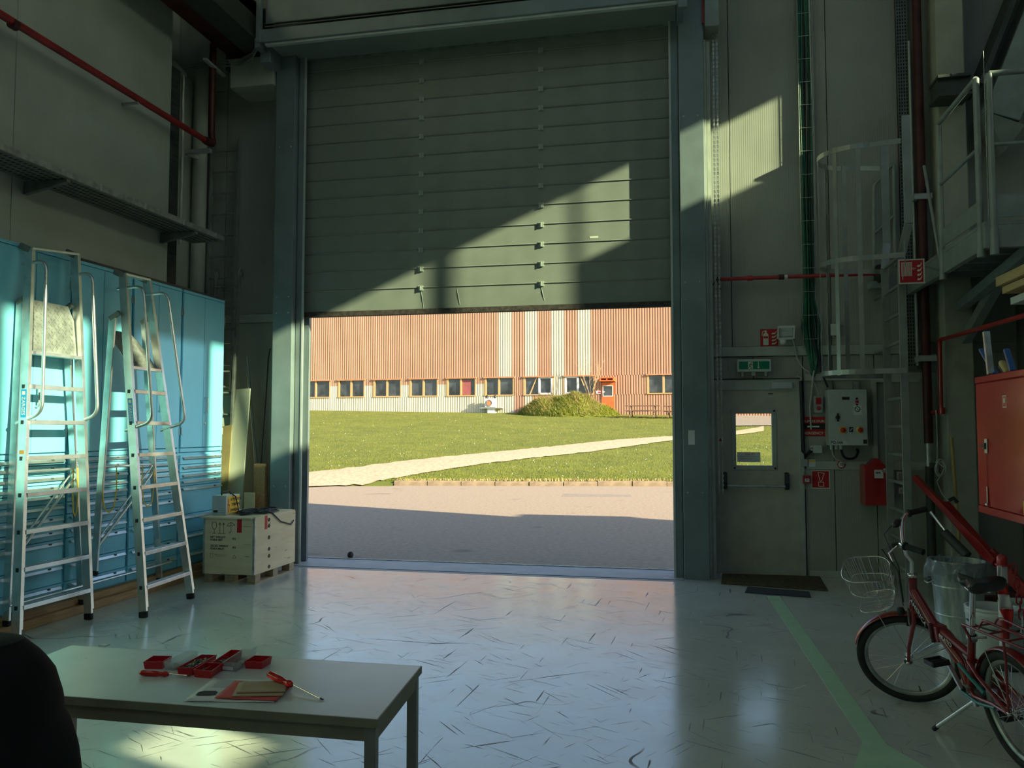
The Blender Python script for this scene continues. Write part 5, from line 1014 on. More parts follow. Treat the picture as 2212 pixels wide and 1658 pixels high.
# perforated tray, conduit and risers by the column
x0,x1,_,_ = pxrect((1942,300),(1966,300),9.70); t = thing('perforated_tray', 'dark vertical perforated cable tray beside the concrete column', 'cable tray', ((x0+x1)/2,9.7,2.3))
B((x0,9.715,2.3),(x1,9.74,8.5)).build('tray_base', 'galv_dull', t)
for x_ in (x0,x1-.004): B((x_,9.68,2.3),(x_+.004,9.74,8.5)).build('tray_side', 'galv_dull', t)
m = MB()
for i in range(150):
    for k in range(4): m.box((x0+.012+.027*k,9.7135,2.35+.04*i),(x0+.026+.027*k,9.7152,2.375+.04*i))
tag(m.build('perforations', 'ink', t), None, None, None, 'stuff')
a_ = FY(1969,300,9.66).x; tag(MB().tube((a_,9.66,2.35),(a_,9.66,6.0), .014, n=8).build('white_conduit', 'cable_white'), 'thin white conduit beside the dark perforated tray on the right', 'conduit')
a_ = FY(1999,700,9.60).x; t = thing('red_riser', 'dark red vertical riser pipe in front of the concrete column', 'pipe', (a_,9.6,0)); MB().tube((a_,9.6,1.5),(a_,9.6,8.5), .048, n=12).build('pipe', 'dark_red', t); MB().tube((a_,9.6,1.25),(a_,9.6,1.5), .04, n=12).build('flange', 'galvanised', t); MB().tube((a_,9.6,0),(a_,9.6,1.25), .045, n=12).build('lower_pipe', 'dark_steel', t)
for z in (2.42, 4.2): B((a_-.09,9.54,z-.03),(a_+.09,9.742,z+.03)).build('clamp', 'light_grey_metal', t)
b_ = FY(2026,735,9.45); e_ = FY(2030,890,9.45); r2 = thing('red_branch_pipe', 'bright red branch pipe turning along under the platform', 'pipe', tuple(e_)); far = FX(2230,676,2.78)
MB().path(rounded([V((a_+.03,9.55,e_.z)), V((e_.x,9.40,e_.z)), V((e_.x,9.38,b_.z)), V((b_.x+.02,9.30,b_.z)), far], .05, 4), .022, 10).build('pipe', 'red_paint', r2); MB().tube(V((e_.x,9.38,e_.z-.02)), V((e_.x,9.38,e_.z+.05)), .032, n=10).build('elbow', 'red_paint', r2)
a_ = FY(1995,1100,9.7).x; tag(MB().path([FY(2004,840,9.68),FY(2001,900,9.68),FY(2006,990,9.66),FY(2004,1100,9.68),FY(2006,1230,9.7)], .012, 6).build('black_hose', 'cable_black'), 'thin black hose hanging on the wall left of the concrete column', 'hose')
# white cable coil hung on the column
c = FY(2031,1010,9.36); pts = []
for i in range(60): a = i*.42; r_ = .055+.012*math.sin(i*.6); pts.append(c+V((r_*math.cos(a)*.8, -.01*math.sin(i*.3), r_*1.4*math.sin(a))))
pts = [FY(2022,885,9.39), FY(2025,950,9.38), c+V((-.03,0,.06))]+pts+[FY(2024,1040,9.37),FY(2034,1065,9.37),FY(2048,1082,9.36)]
tag(MB().path(pts, .006, 5).build('white_cable', 'cable_white'), 'coiled white cable hanging on the concrete column', 'cable'); 
tag(B((c.x-.09,9.36,c.z-.0),(c.x-.03,9.42,c.z+.05)).build('cable_hook', 'dark_steel', bevel=.005), 'dark hook holding the white cable coil', 'hook')
# beam bracket, inclined duct above the platform
x0,x1,z0,z1 = pxrect((2022,170),(2120,208),9.2); t = thing('beam_bracket', 'dark steel beam end fixed to the concrete column at top right', 'beam', (x0,9.2,z0)); B((x0,9.15,z0+.03),(2.98,9.415,z1-.03)).build('web', 'dark_steel', t); B((x0-.01,9.1,z1-.03),(2.98,9.415,z1)).build('flange', 'dark_steel', t); B((x0-.01,9.1,z0),(2.98,9.415,z0+.03)).build('flange', 'dark_steel', t)
t = thing('inclined_duct', 'grey green inclined duct above the platform at the top right', 'duct', tuple(FY(2150,290,9.3))); a, b = FY(2150,265,9.42), FY(2290,-90,9.42); d_ = (b-a).normalized()
MB().bar(a, b, .40, .36, (-1,0,.6)).build('casing', 'grey_steel', t, bevel=.01); MB().bar(a+d_*.2+V((-.27,0,.17)), b+V((-.27,0,.17)), .46, .05, (-1,0,.6)).build('flange', 'dark_steel', t)
MB().prism([a+V((-.16,-.22,.05)), a+V((.2,-.22,-.12)), a+V((.05,-.10,-.34))], (0,.35,0)).build('nozzle', 'grey_steel', t); MB().tube(FY(2124,110,9.0), V((FY(2124,110,9.0).x,9.0,PZ)), .004, n=5).build('wire', 'galvanised', t); MB().tube(a+d_*1.0, V((a.x+.5, 9.4, PZ)), .03, n=8).build('leg', 'grey_steel', t)
# ---- red fire cabinet with tools on top, carried by a steel post just outside the picture
RXF = 1.70; RD = .27; y1 = FX(2105,815,RXF).y; z1 = FX(2105,815,RXF).z; z0 = FX(2120,1107,RXF).z; y0 = 4.0
pst = B((RXF+RD+.002, 4.0, 0), (RXF+RD+.12, 4.12, 3.3)).box((RXF+RD+.002, 3.9, 0), (RXF+RD+.3, 4.22, .012)).build('steel_post', 'grey_steel', bevel=.004); tag(pst, 'grey steel post carrying the red fire cabinet', 'post')
rc = thing('red_fire_cabinet', 'bright red steel fire hose cabinet at the right picture edge', 'cabinet', (RXF+.13, (y0+y1)/2, z0))
B((RXF+.013,y0,z0),(RXF+RD,y1,z1)).build('body', 'red_cabinet', rc, bevel=.006); dr_ = B((RXF,y0+.015,z0+.045),(RXF+.012,y1-.010,z1-.04)).build('door', 'red_cabinet', rc, bevel=.005); B((RXF-.001,y0,z1-.037),(RXF+.012,y1,z1)).build('top_rim', 'red_cabinet', rc, bevel=.004); B((RXF-.001,y0,z0),(RXF+.012,y1,z0+.042)).build('bottom_rim', 'red_cabinet', rc, bevel=.004)
p = FX(2169,868,RXF); pl_ = B((RXF-.001,p.y-.032,p.z-.030),(RXF,p.y+.020,p.z+.036)).build('symbol_plate', 'sign_white', dr_); B((RXF-.002,p.y-.027,p.z-.025),(RXF-.001,p.y+.015,p.z+.031)).build('symbol_field', 'sign_red', pl_); B((RXF-.003,p.y-.018,p.z-.006),(RXF-.002,p.y+.004,p.z+.021)).build('symbol', 'sign_white', pl_)
p = FX(2132,963,RXF); B((RXF-.008,p.y-.021,p.z-.042),(RXF,p.y+.021,p.z+.042)).build('lock_plate', 'galvanised', dr_, bevel=.004); B((RXF-.018,p.y-.007,p.z-.018),(RXF-.008,p.y+.007,p.z+.018)).build('latch', 'dark_steel', dr_); MB().tube((RXF-.012,p.y+.018,p.z),(RXF-.012,p.y+.085,p.z), .005, n=6).build('hasp', 'dark_steel', dr_)
q_ = FX(2132,1050,RXF); MB().tube((RXF-.004,p.y,p.z-.042),(RXF-.004,p.y,q_.z), .0015, n=5).build('chain', 'red_pipe', dr_); e_ = FX(2132,1088,RXF); MB().tube((RXF-.005,p.y,q_.z),(RXF-.005,p.y,e_.z), .005, n=6).build('hammer_handle', 'chrome', dr_); MB().lathe([(0,-.011),(.008,-.007),(.011,0),(.008,.007),(0,.011)], (RXF-.009,p.y,e_.z), 10).build('hammer_head', 'chrome', dr_)
p = FX(2214,1085,RXF); B((RXF-.001,p.y-.08,z0+.05),(RXF,p.y+.02,z0+.12)).build('warning_label', 'sign_yellow', dr_)
def on_cab(px0, px1, w, h, mt, name, lab, cat, dx=.0):
    a = FX(*px0, RXF+.035+dx); b = FX(*px1, RXF+.035+dx); a.z = z1+.008; return tag(MB().bar(a, b, w, h, (1,0,0)).build(name, mt, bevel=.003), lab, cat)
on_cab((2140,808),(2130,716),.026,.034,'galvanised','metal_bar','galvanised metal bar standing on the red fire cabinet','bar')
a_ = FX(2178,806,RXF+.05); t = thing('scrubbing_brush', 'wooden scrubbing brush standing on the red fire cabinet', 'brush', (a_.x,a_.y,z1)); b_ = FX(2163,781,RXF+.05); a_.z = z1+.004; MB().bar(a_, b_, .030, .036, (1,0,0)).build('back', 'brush_wood', t, bevel=.012)
m = MB()
for i in range(8): c0 = a_.lerp(b_, .1+.1*i)+V((0,.015,.0)); m.tube(c0, c0+V((0,.040,-.012)), .006, n=5)
m.build('bristles', 'dark_steel', t)
on_cab((2150,800),(2120,754),.016,.030,'blue_plastic','blue_handle','left blue plastic handle standing behind the metal bar','handle',.02); on_cab((2188,800),(2174,754),.020,.030,'blue_plastic','blue_handle','right blue plastic handle standing behind the brush','handle',.02)
# ---- broom stick, engine crane, floor stand
a_, b_ = FY(2055,945,9.3), FY(2060,1090,9.3); tag(MB().tube(a_, V((a_.x+.02,9.15,0)), .017, n=10).build('broom_stick', 'broom_stick'), 'wooden broom stick leaning on the concrete column', 'stick')
eg = thing('engine_crane', 'folded red engine hoist standing behind the dustbin', 'hoist', (2.75, 8.6, 0))
P1, P2_, P3 = FY(1976,1030,9.2), FY(2130,1190,8.5), FY(2072,1110,8.9)
MB().bar(P1, P2_, .05, .06).build('boom', 'red_paint', eg, bevel=.004); MB().bar(FY(2040,1090,9.0), FY(2150,1215,8.4), .07, .10).build('mast', 'red_paint', eg, bevel=.006); MB().bar(P2_+V((.02,0,0)), V((P2_.x+.35,8.3,.06)), .08, .10).build('lower_mast', 'red_paint', eg, bevel=.005)
MB().tube(FY(2040,1150,8.7), FY(2090,1200,8.5), .045, n=10).build('ram', 'dark_steel', eg); MB().tube(FY(2010,1105,8.8), FY(2045,1150,8.7), .015, n=8).build('piston', 'chrome', eg); MB().path([FY(2050,1080,8.95),FY(2060,1075,8.95),FY(2068,1085,8.95)], .02, 6).build('hook', 'dark_steel', eg)
B((2.55,8.0,.05),(2.65,9.1,.13)).build('foot', 'dark_red', eg, bevel=.006); B((3.0,8.0,.05),(3.1,9.1,.13)).build('foot', 'dark_red', eg, bevel=.006); B((2.55,8.25,.05),(3.1,8.35,.13)).build('cross_foot', 'dark_red', eg)
for x_ in (2.6, 3.05):
    for y_ in (8.08, 9.0): MB().lathe([(0,-.018),(.05,-.018),(.05,.018),(0,.018)], (x_,y_,.05), 12, (1,0,0)).build('caster', 'rubber', eg)
st2 = thing('floor_stand', 'dark tripod stand on a square foot beside the ladder base', 'stand', tuple(FY(1990,1240,9.5))); b0 = FZ(1988,1248)
B((b0.x-.12,b0.y-.1,0),(b0.x+.14,b0.y+.1,.09)).build('base', 'dark_steel', st2, bevel=.01); MB().tube((b0.x-.03,b0.y,.09), FY(1980,1035,b0.y), .022, n=8).build('pole', 'dark_steel', st2); MB().tube((b0.x+.04,b0.y,.09), FY(2008,1085,b0.y), .014, n=8).build('pole', 'dark_steel', st2)
# ---- dustbin with plastic bag
bc = FZ(2080,1392); bc = V((bc.x+.03, bc.y+.17, 0)); hb = .62
tb = thing('dustbin', 'galvanised dustbin lined with a clear plastic bag behind the bicycle', 'dustbin', tuple(bc))
MB().lathe([(0,.01),(.155,.0),(.157,.02),(.195,hb-.02),(.203,hb-.01),(.203,hb),(.195,hb),(.152,.03),(0,.03)], bc, 36).build('can', 'zinc', tb)
for z in (.2, .42): r_ = .157+(.195-.157)*z/hb; MB().lathe([(r_+.001,z-.008),(r_+.005,z),(r_+.001,z+.008)], bc, 36).build('rib', 'zinc', tb)
for sg in (-1, 1): MB().path(rounded([bc+V((sg*.19,-.05,.46)), bc+V((sg*.235,-.05,.44)), bc+V((sg*.235,.05,.44)), bc+V((sg*.19,.05,.46))], .02, 4), .007, 6).build('handle', 'galvanised', tb)
random.seed(9); m = MB()
def bag(u, v):
    a = 2*math.pi*u; k = (v-.45); w = .010*math.sin(a*9+v*7)+.007*math.sin(a*17+1)+.004*math.sin(a*31)
    if v < .45: r_ = .185+.03*v+w*.4; z = hb-.16+.36*v+.010*math.sin(a*3+1)
    else: r_ = .205+.022*math.sin(min(1,k/.3)*math.pi*.5)+w*(1+k); z = hb+.012-.115*(v-.45)/.55*(1+.35*math.sin(a*2+2)+.2*math.sin(a*5))+.006*math.sin(a*11)
    return bc+V((r_*math.cos(a), r_*math.sin(a), z))
glass_mat('bag_clear', (.70,.74,.74), rough=.18, milk=.2)
m.grid(bag, 96, 10); m.build('bin_bag', 'bag_clear', tb)
# ---- white pails, barrier post with chain and ribbon
def pail(px_, py_, lab, r_=.185, h_=.36):
    c = FZ(px_, py_); t = thing('white_pail', lab, 'pail', tuple(c), 'white plastic pails'); MB().lathe([(0,0),(r_*.9,0),(r_*.93,.02),(r_,h_-.06),(r_*1.03,h_-.05),(r_*1.03,h_-.02),(r_*1.0,h_-.018)], c, 32).build('tub', 'drum_white', t); MB().lathe([(r_*1.0,h_-.018),(r_*1.04,h_-.016),(r_*1.04,h_),(r_*.94,h_+.004),(r_*.9,h_-.008),(0,h_-.008)], c, 32).build('lid', 'drum_white', t)
    MB().path([c+V((r_*math.cos(a)*1.05, r_*math.sin(a)*1.05, h_-.09-.05*math.sin(k*math.pi))) for a, k in [(math.pi*(1.05+.9*i/12), i/12) for i in range(13)]], .006, 6).build('handle', 'dark_steel', t)
pail(2150, 1418, 'white lidded pail left of the red and white post'); pail(2222, 1408, 'white lidded pail cut by the right picture edge')
pc_ = FZ(2172, 1440); bp_ = thing('barrier_post', 'red and white barrier post with a red plastic chain', 'barrier post', tuple(pc_)); hp_ = FY(2167,1218,pc_.y).z
MB().lathe([(0,0),(.13,0),(.13,.03),(.05,.06),(.04,.07)], pc_, 24).build('base', 'dark_steel', bp_)
for i in range(5): z = .07+(hp_-.07)*i/5; MB().tube(pc_+V((0,0,z)), pc_+V((0,0,.07+(hp_-.07)*(i+1)/5)), .032, n=16).build('band', 'ribbon_white' if i % 2 == 0 else 'red_paint', bp_)
MB().lathe([(.034,0),(.036,.01),(.034,.05),(.02,.066),(0,.068)], pc_+V((0,0,hp_)), 16).build('cap', 'red_paint', bp_); MB().lathe([(.034,0),(.045,.0),(.045,.012),(.034,.012)], pc_+V((0,0,hp_-.01)), 16).build('collar', 'red_paint', bp_)
c0 = pc_+V((.075,0,hp_-.0))
for i in range(10):
    zc = c0.z-.03-.052*i; o = V((c0.x+.006*i, c0.y, zc)); ax = V((1,0,0)) if i % 2 == 0 else V((.35,.9,0)).normalized()
    MB().path(rounded([o+ax*.016+V((0,0,.034)), o+ax*.016-V((0,0,.034)), o-ax*.016-V((0,0,.034)), o-ax*.016+V((0,0,.034))], .014, 3, True), .0055, 6, True).build('chain_link', 'red_paint' if i < 7 else 'ribbon_white', bp_)
MB().tube(pc_+V((.03,0,hp_-.004)), c0, .006, n=6).build('chain_hook', 'red_paint', bp_)
rb = thing('warning_ribbon', 'red and white warning ribbon knotted round the barrier post', 'ribbon', tuple(pc_+V((-.02,-.05,hp_-.3))))
cols_ = ['ribbon_white','ribbon_red','ribbon_white','ribbon_red']; rp_ = [(-.035,hp_-.005,.012),(-.035,hp_-.12,.018),(-.015,hp_-.20,.035),(.0,hp_-.30,.045),(.018,hp_-.42,.012)]
for (a0,b0_,w0),(a1,b1_,w1),mt in zip(rp_, rp_[1:], cols_):
    m = MB(); y_ = pc_.y-.046; n_ = 6; m.grid(lambda u, v: V((pc_.x+a0+(a1-a0)*v+(u-.5)*2*(w0+(w1-w0)*v), y_-.010*math.sin(u*7+v*2), b0_+(b1_-b0_)*v)), 8, 4); m.build('ribbon_section', mt, rb, solid=.001)
# ================================================================ FOREGROUND TABLE
TZ = .75; tx0, tx1, ty0, ty1 = -2.52, -.985, 2.45, 3.03
tt = thing('work_table', 'grey topped work table in the foreground', 'table', ((tx0+tx1)/2, (ty0+ty1)/2, 0))
SK = .045                                                        # slight skew of the table against the door wall
def tp(x, y, z): return V((x+(y-ty1)*-.08, y-(x-tx1)*-.006, z))
def tbox(a, b): m = MB(); return m.add([tp(x,y,z) for z in (a[2],b[2]) for x,y in ((a[0],a[1]),(b[0],a[1]),(b[0],b[1]),(a[0],b[1]))], [(0,3,2,1),(4,5,6,7),(0,1,5,4),(1,2,6,5),(2,3,7,6),(3,0,4,7)])
tbox((tx0+.003,ty0+.003,TZ-.026),(tx1-.003,ty1-.003,TZ)).build('table_top', 'table_top', tt, bevel=.002)
for a, b in (((tx0,ty0,TZ-.027),(tx1,ty0+.003,TZ-.0008)), ((tx0,ty1-.003,TZ-.027),(tx1,ty1,TZ-.0008)), ((tx0,ty0+.003,TZ-.027),(tx0+.003,ty1-.003,TZ-.0008)), ((tx1-.003,ty0+.003,TZ-.027),(tx1,ty1-.003,TZ-.0008))): tbox(a, b).build('edge_band', 'table_edge', tt)
for a, b in (((tx0+.045,ty0+.012,TZ-.075),(tx1-.045,ty0+.032,TZ-.028)), ((tx0+.045,ty1-.032,TZ-.075),(tx1-.045,ty1-.012,TZ-.028)), ((tx0+.012,ty0+.045,TZ-.075),(tx0+.032,ty1-.045,TZ-.028)), ((tx1-.032,ty0+.045,TZ-.075),(tx1-.012,ty1-.045,TZ-.028))): tbox(a, b).build('apron', 'table_edge', tt, bevel=.002)
for x_ in (tx0+.01, tx1-.048):
    for y_ in (ty0+.008, ty1-.046): l_ = tbox((x_,y_,.01),(x_+.038,y_+.038,TZ-.028)).build('leg', 'table_leg', tt, bevel=.003); tbox((x_-.001,y_-.001,0),(x_+.039,y_+.039,.012)).build('foot_cap', 'black_plastic', l_)
cq = lambda x, y: (280+x/5.027, 1380+y/5.027)
def bin_(lab, fl_, fr_, br_, mt, h=.028, name='small_parts_bin', grp='small parts bins on the table', wall=.0016, z=TZ):
    a, b, c = FZ(*cq(*fl_), z+h), FZ(*cq(*fr_), z+h), FZ(*cq(*br_), z+h); u, v = b-a, c-b; o = V((a.x,a.y,z)); t = thing(name, lab, 'bin', tuple(o+(u+v)/2), grp)
    U, Vv = u.length, v.length; u.normalize(); v.normalize(); q = lambda s_, t_, z_, ins=0: o+u*(ins+(U-2*ins)*s_)+v*(ins+(Vv-2*ins)*t_)+V((0,0,z_))
    m = MB(); I = .004
    out = [q(0,0,.0,.004),q(1,0,.0,.004),q(1,1,.0,.004),q(0,1,.0,.004),q(0,0,h),q(1,0,h),q(1,1,h),q(0,1,h)]; inn = [q(0,0,.003,.006),q(1,0,.003,.006),q(1,1,.003,.006),q(0,1,.003,.006),q(0,0,h,wall+.0008),q(1,0,h,wall+.0008),q(1,1,h,wall+.0008),q(0,1,h,wall+.0008)]
    m.add(out+inn, [(0,3,2,1),(0,1,5,4),(1,2,6,5),(2,3,7,6),(3,0,4,7),(8,9,10,11),(8,12,13,9),(9,13,14,10),(10,14,15,11),(11,15,12,8),(4,5,13,12),(5,6,14,13),(6,7,15,14),(7,4,12,15)]); m.build('tray', mt, t)
    return t, q, h
def screws(name, lab, q, n, s0, s1, t0, t1, hmax, mt='screw_metal'):
    m = MB()
    for _ in range(n):
        p = q(random.uniform(s0,s1), random.uniform(t0,t1), random.uniform(.005,hmax), .006); a = random.uniform(0,6.28); b = random.uniform(-.5,.5); d = V((math.cos(a)*math.cos(b),math.sin(a)*math.cos(b),math.sin(b)))*.006; m.tube(p-d, p+d, .0012, n=4); m.tube(p+d, p+d*1.2, .0028, n=5)
    return tag(m.build(name, mt), lab, 'screws', None, 'stuff')
random.seed(21)
t,q,_ = bin_('red parts bin at the left end of the row, nearly empty', (148,245), (360,248), (462,180), 'bin_red'); screws('loose_screws', 'few loose brown screws in the left red bin', q, 8, .3, .8, .3, .8, .01)
t,q,_ = bin_('clear plastic parts bin next to the left red bin', (368,250), (510,258), (750,132), 'plastic_clear', .03); screws('clear_bin_screws', 'small bright screws in the clear bin near the left screwdriver', q, 25, .3, .95, .02, .3, .012)
t,q,_ = bin_('long red parts bin filled with dark screws in the middle', (512,308), (690,312), (948,168), 'bin_red'); screws('dark_screws', 'heap of dark screws in the long middle red bin', q, 330, .05, .95, .1, .8, .026)
t,q,_ = bin_('short red parts bin at the front of the row', (692,330), (888,345), (1012,262), 'bin_red'); screws('small_nails', 'thin nails in the left half of the front red bin', q, 70, .03, .48, .1, .9, .016); MB().prism([q(.5,0,.003,.006),q(.52,0,.003,.006),q(.52,0,.026,.006),q(.5,0,.026,.006)], q(0,1,0,.006)-q(0,0,0,.006)).build('divider', 'bin_red', t)
t,q,_ = bin_('long red parts bin at the back of the row, half full of screws', (880,256), (1010,262), (1225,118), 'bin_red', .03); screws('bright_screws', 'bright screws in the front half of the back red bin', q, 220, .05, .95, .03, .45, .022); MB().prism([q(0,.52,.003,.006),q(1,.52,.003,.006),q(1,.52,.028,.006),q(0,.52,.028,.006)], (q(0,.53,0)-q(0,.52,0))*.8).build('divider', 'bin_red', t)
t,q,_ = bin_('clear plastic parts bin with a small white label', (1008,245), (1165,258), (1378,118), 'plastic_clear', .034); screws('clear_bin_bolts', 'dark bolts in the clear bin with the white label', q, 90, .4, .95, .1, .7, .014); a_, b_ = q(.0,-.002,.006), q(.75,-.002,.006); MB().prism([a_, b_, b_+V((0,0,.012)), a_+V((0,0,.012))], (0,-.0006,0)).build('label', 'paper', t)
t,q,_ = bin_('red parts bin at the right end of the row, holding a paper scrap', (1245,240), (1440,248), (1548,182), 'bin_red'); tag(MB().prism([q(.25,.3,.006),q(.85,.3,.010),q(.85,.55,.016),q(.6,.6,.012)], (0,0,.0008)).build('paper_scrap', 'paper'), 'small paper scrap inside the right red bin', 'paper')
# papers
def sheet(name, lab, pts, z, th, mt, wav=0.):
    p = [FZ(*cq(*k), z) for k in pts]; m = MB()
    m.grid(lambda u, v: (p[0].lerp(p[1], u)).lerp(p[3].lerp(p[2], u), v) + V((0,0,wav*(.5+.5*math.sin(u*9+v*4))*(1-v)*2 if wav else 0)), 14, 8); return tag(m.build(name, mt, solid=th), lab, 'paper')
sh = sheet('leaflet', 'printed white leaflet lying under the red card on the table', ((585,676),(1565,690),(1700,450),(915,420)), TZ+.0012, .0005, 'paper', .0012); sp_ = lambda u, v: FZ(*cq((585+(1565-585)*u)+(330*v*(1-u)+135*v*u), (676+14*u)+(-256*v*(1-u)-240*v*u)), TZ+.0034)
ORG[sh] = sh.location.copy()
random.seed(4)
for r_ in range(9):
    a, b = sp_(.10+.01*(r_%3), .62+.038*r_), sp_(.30+random.uniform(.02,.1), .62+.038*r_); MB().bar(a, b, .0022, .0003).build('text_line', 'grey_plastic', sh)
pr = [sp_(u, v) for u, v in ((.04,.28),(.08,.24),(.22,.26),(.27,.30),(.26,.42),(.22,.47),(.08,.46),(.035,.40))]; MB().prism(pr, (0,0,.0004)).build('printed_picture', 'ink', sh)
for r_ in range(4): MB().bar(sp_(.02,.06+.03*r_), sp_(.10,.06+.03*r_), .0015, .0003).build('text_line', 'grey_plastic', sh)
sheet('red_card', 'red paper card under the brown envelopes on the table', ((920,636),(1590,668),(1775,482),(1145,448)), TZ+.0062, .001, 'red_paper')
sheet('brown_envelope', 'lower brown envelope on the red card', ((1110,622),(1662,614),(1720,500),(1190,470)), TZ+.0092, .002, 'kraft'); sheet('brown_envelope', 'upper brown envelope on the red card, touched by the screwdriver', ((1160,582),(1690,570),(1720,450),(1225,460)), TZ+.0126, .002, 'kraft')
def driver(lab, h0, h1, tip, zh, zt, r_):
    a, b, c = FZ(*cq(*h0), zh), FZ(*cq(*h1), zh+(zt-zh)*.4), FZ(*cq(*tip), zt); d = (c-a).normalized(); L_ = (b-a).length; t = thing('screwdriver', lab, 'screwdriver', (a.x,a.y,TZ), 'screwdrivers on the table')
    m = MB(); n = 24; prof = [(0,0),(r_*.75,.002),(r_,.012),(r_,L_*.55),(r_*.72,L_*.70),(r_*.70,L_*.80),(r_*1.0,L_*.86),(r_*1.0,L_*.93),(r_*.6,L_)]
    vs_ = []; q_ = V((0,0,1)).rotation_difference(d)
    for rr, z in prof:
        for k in range(n): fl2 = 1-.10*(k % 4 == 0)*(1 if z < L_*.6 else 0); vs_.append(a + q_ @ V((rr*fl2*math.cos(2*math.pi*k/n), rr*fl2*math.sin(2*math.pi*k/n), z)))
    m.add(vs_, [(i*n+k, i*n+(k+1)%n, (i+1)*n+(k+1)%n, (i+1)*n+k) for i in range(len(prof)-1) for k in range(n)], True); m.build('handle', 'handle_red', t)
    e = b; MB().tube(e-d*.01, c-d*.012, .0032, n=10).build('shaft', 'chrome', t); s_ = d.cross(V((0,0,1))).normalized(); MB().obox(c-d*.006, s_*.0038, d*.007, s_.cross(d)*.0012).build('tip', 'dark_steel', t)
driver('red handled screwdriver lying in front of the left red bin', (110,360), (425,375), (660,398), TZ+.0115, TZ+.006, .0105)
driver('red handled screwdriver propped on the envelopes, pointing right', (1505,375), (1770,490), (2098,655), TZ+.030, TZ+.003, .0125)
tag(MB().obox(FZ(225,1392.5,TZ+.002), (.018,0,0), (0,.012,0), (0,0,.002)).build('label_scrap', 'paper'), 'tiny white label at the back left table edge', 'label')
# chair draped with a black jacket, cut by the left picture edge
jd = 2.05
jc = thing('draped_chair', 'chair draped with a black jacket at the lower left picture edge', 'chair', tuple(V((FY(-60,1500,jd).x, jd, 0))))
prof_ = [(30,1388,.10),(58,1425,.14),(76,1465,.17),(92,1530,.18),(92,1560,.18),(104,1590,.19),(116,1640,.20),(122,1720,.21),(118,1900,.20),(112,2050,.19)]
xl2 = FY(-190,1500,jd).x; Pj = [FY(a, b, jd) for a, b, _ in prof_]; topz = FY(-40,1376,jd).z
def jk(u, v):
    i = min(len(Pj)-2, int(v*(len(Pj)-1))); f = v*(len(Pj)-1)-i; e = Pj[i].lerp(Pj[i+1], f); w = prof_[i][2]*(1-f)+prof_[i+1][2]*f; cx = (xl2+e.x)/2; hw = (e.x-xl2)/2; a = 2*math.pi*u
    ca, sa = math.cos(a), math.sin(a); rx = hw*math.copysign(abs(ca)**.7, ca); ry = w*math.copysign(abs(sa)**.8, sa)+.012*math.sin(a*7+v*5)*v
    return V((cx+rx, jd+ry, e.z))
m = MB().grid(jk, 40, 22); m.grid(lambda u, v: (lambda p: V(((xl2+Pj[0].x)/2+(p.x-(xl2+Pj[0].x)/2)*v, jd+(p.y-jd)*v, Pj[0].z+(topz-Pj[0].z)*math.sqrt(max(0,1-v*v)))))(jk(u, 0)), 40, 6); m.build('jacket', 'fabric_black', jc)
zc = .46; cxm = (xl2+Pj[4].x)/2
B((cxm-.2,jd-.02,zc),(cxm+.0,jd+.02,Pj[1].z-.05)).build('backrest', 'black_plastic', jc); B((cxm-.22,jd-.48,zc-.04),(cxm+.22,jd+.02,zc)).build('seat', 'fabric_black', jc, bevel=.015)
for sx in (-.2, .2):
    for y_ in (jd-.45, jd): MB().tube((cxm+sx,y_,0),(cxm+sx,y_,zc-.04), .013, n=8).build('leg', 'table_leg', jc)
# ================================================================ BICYCLE
r_w = .29; WB = 1.10
R0 = FZ(2228, 1668); C1 = FZ(1932, 1484); hd_v = V((C1.x-R0.x, C1.y-R0.y, 0)); hd_a = math.atan2(hd_v.y, hd_v.x)
LEAN = R(9)
MW = Matrix.Translation(R0) @ Matrix.Rotation(hd_a, 4, 'Z') @ Matrix.Rotation(-LEAN, 4, 'X')
hb_, ht_ = V((.86,0,.62)), V((.81,0,.80)); ax_ = (ht_-hb_).normalized(); STEER = R(58)
MS = Matrix.Translation(hb_) @ Matrix.Rotation(STEER, 4, ax_) @ Matrix.Translation(-hb_)
MF = MW @ MS
def xf(mb, mat_): mb.v = [mat_ @ p for p in mb.v]; return mb
bk = thing('bicycle', 'small dark red folding bicycle with a wire front basket', 'bicycle', tuple(R0))
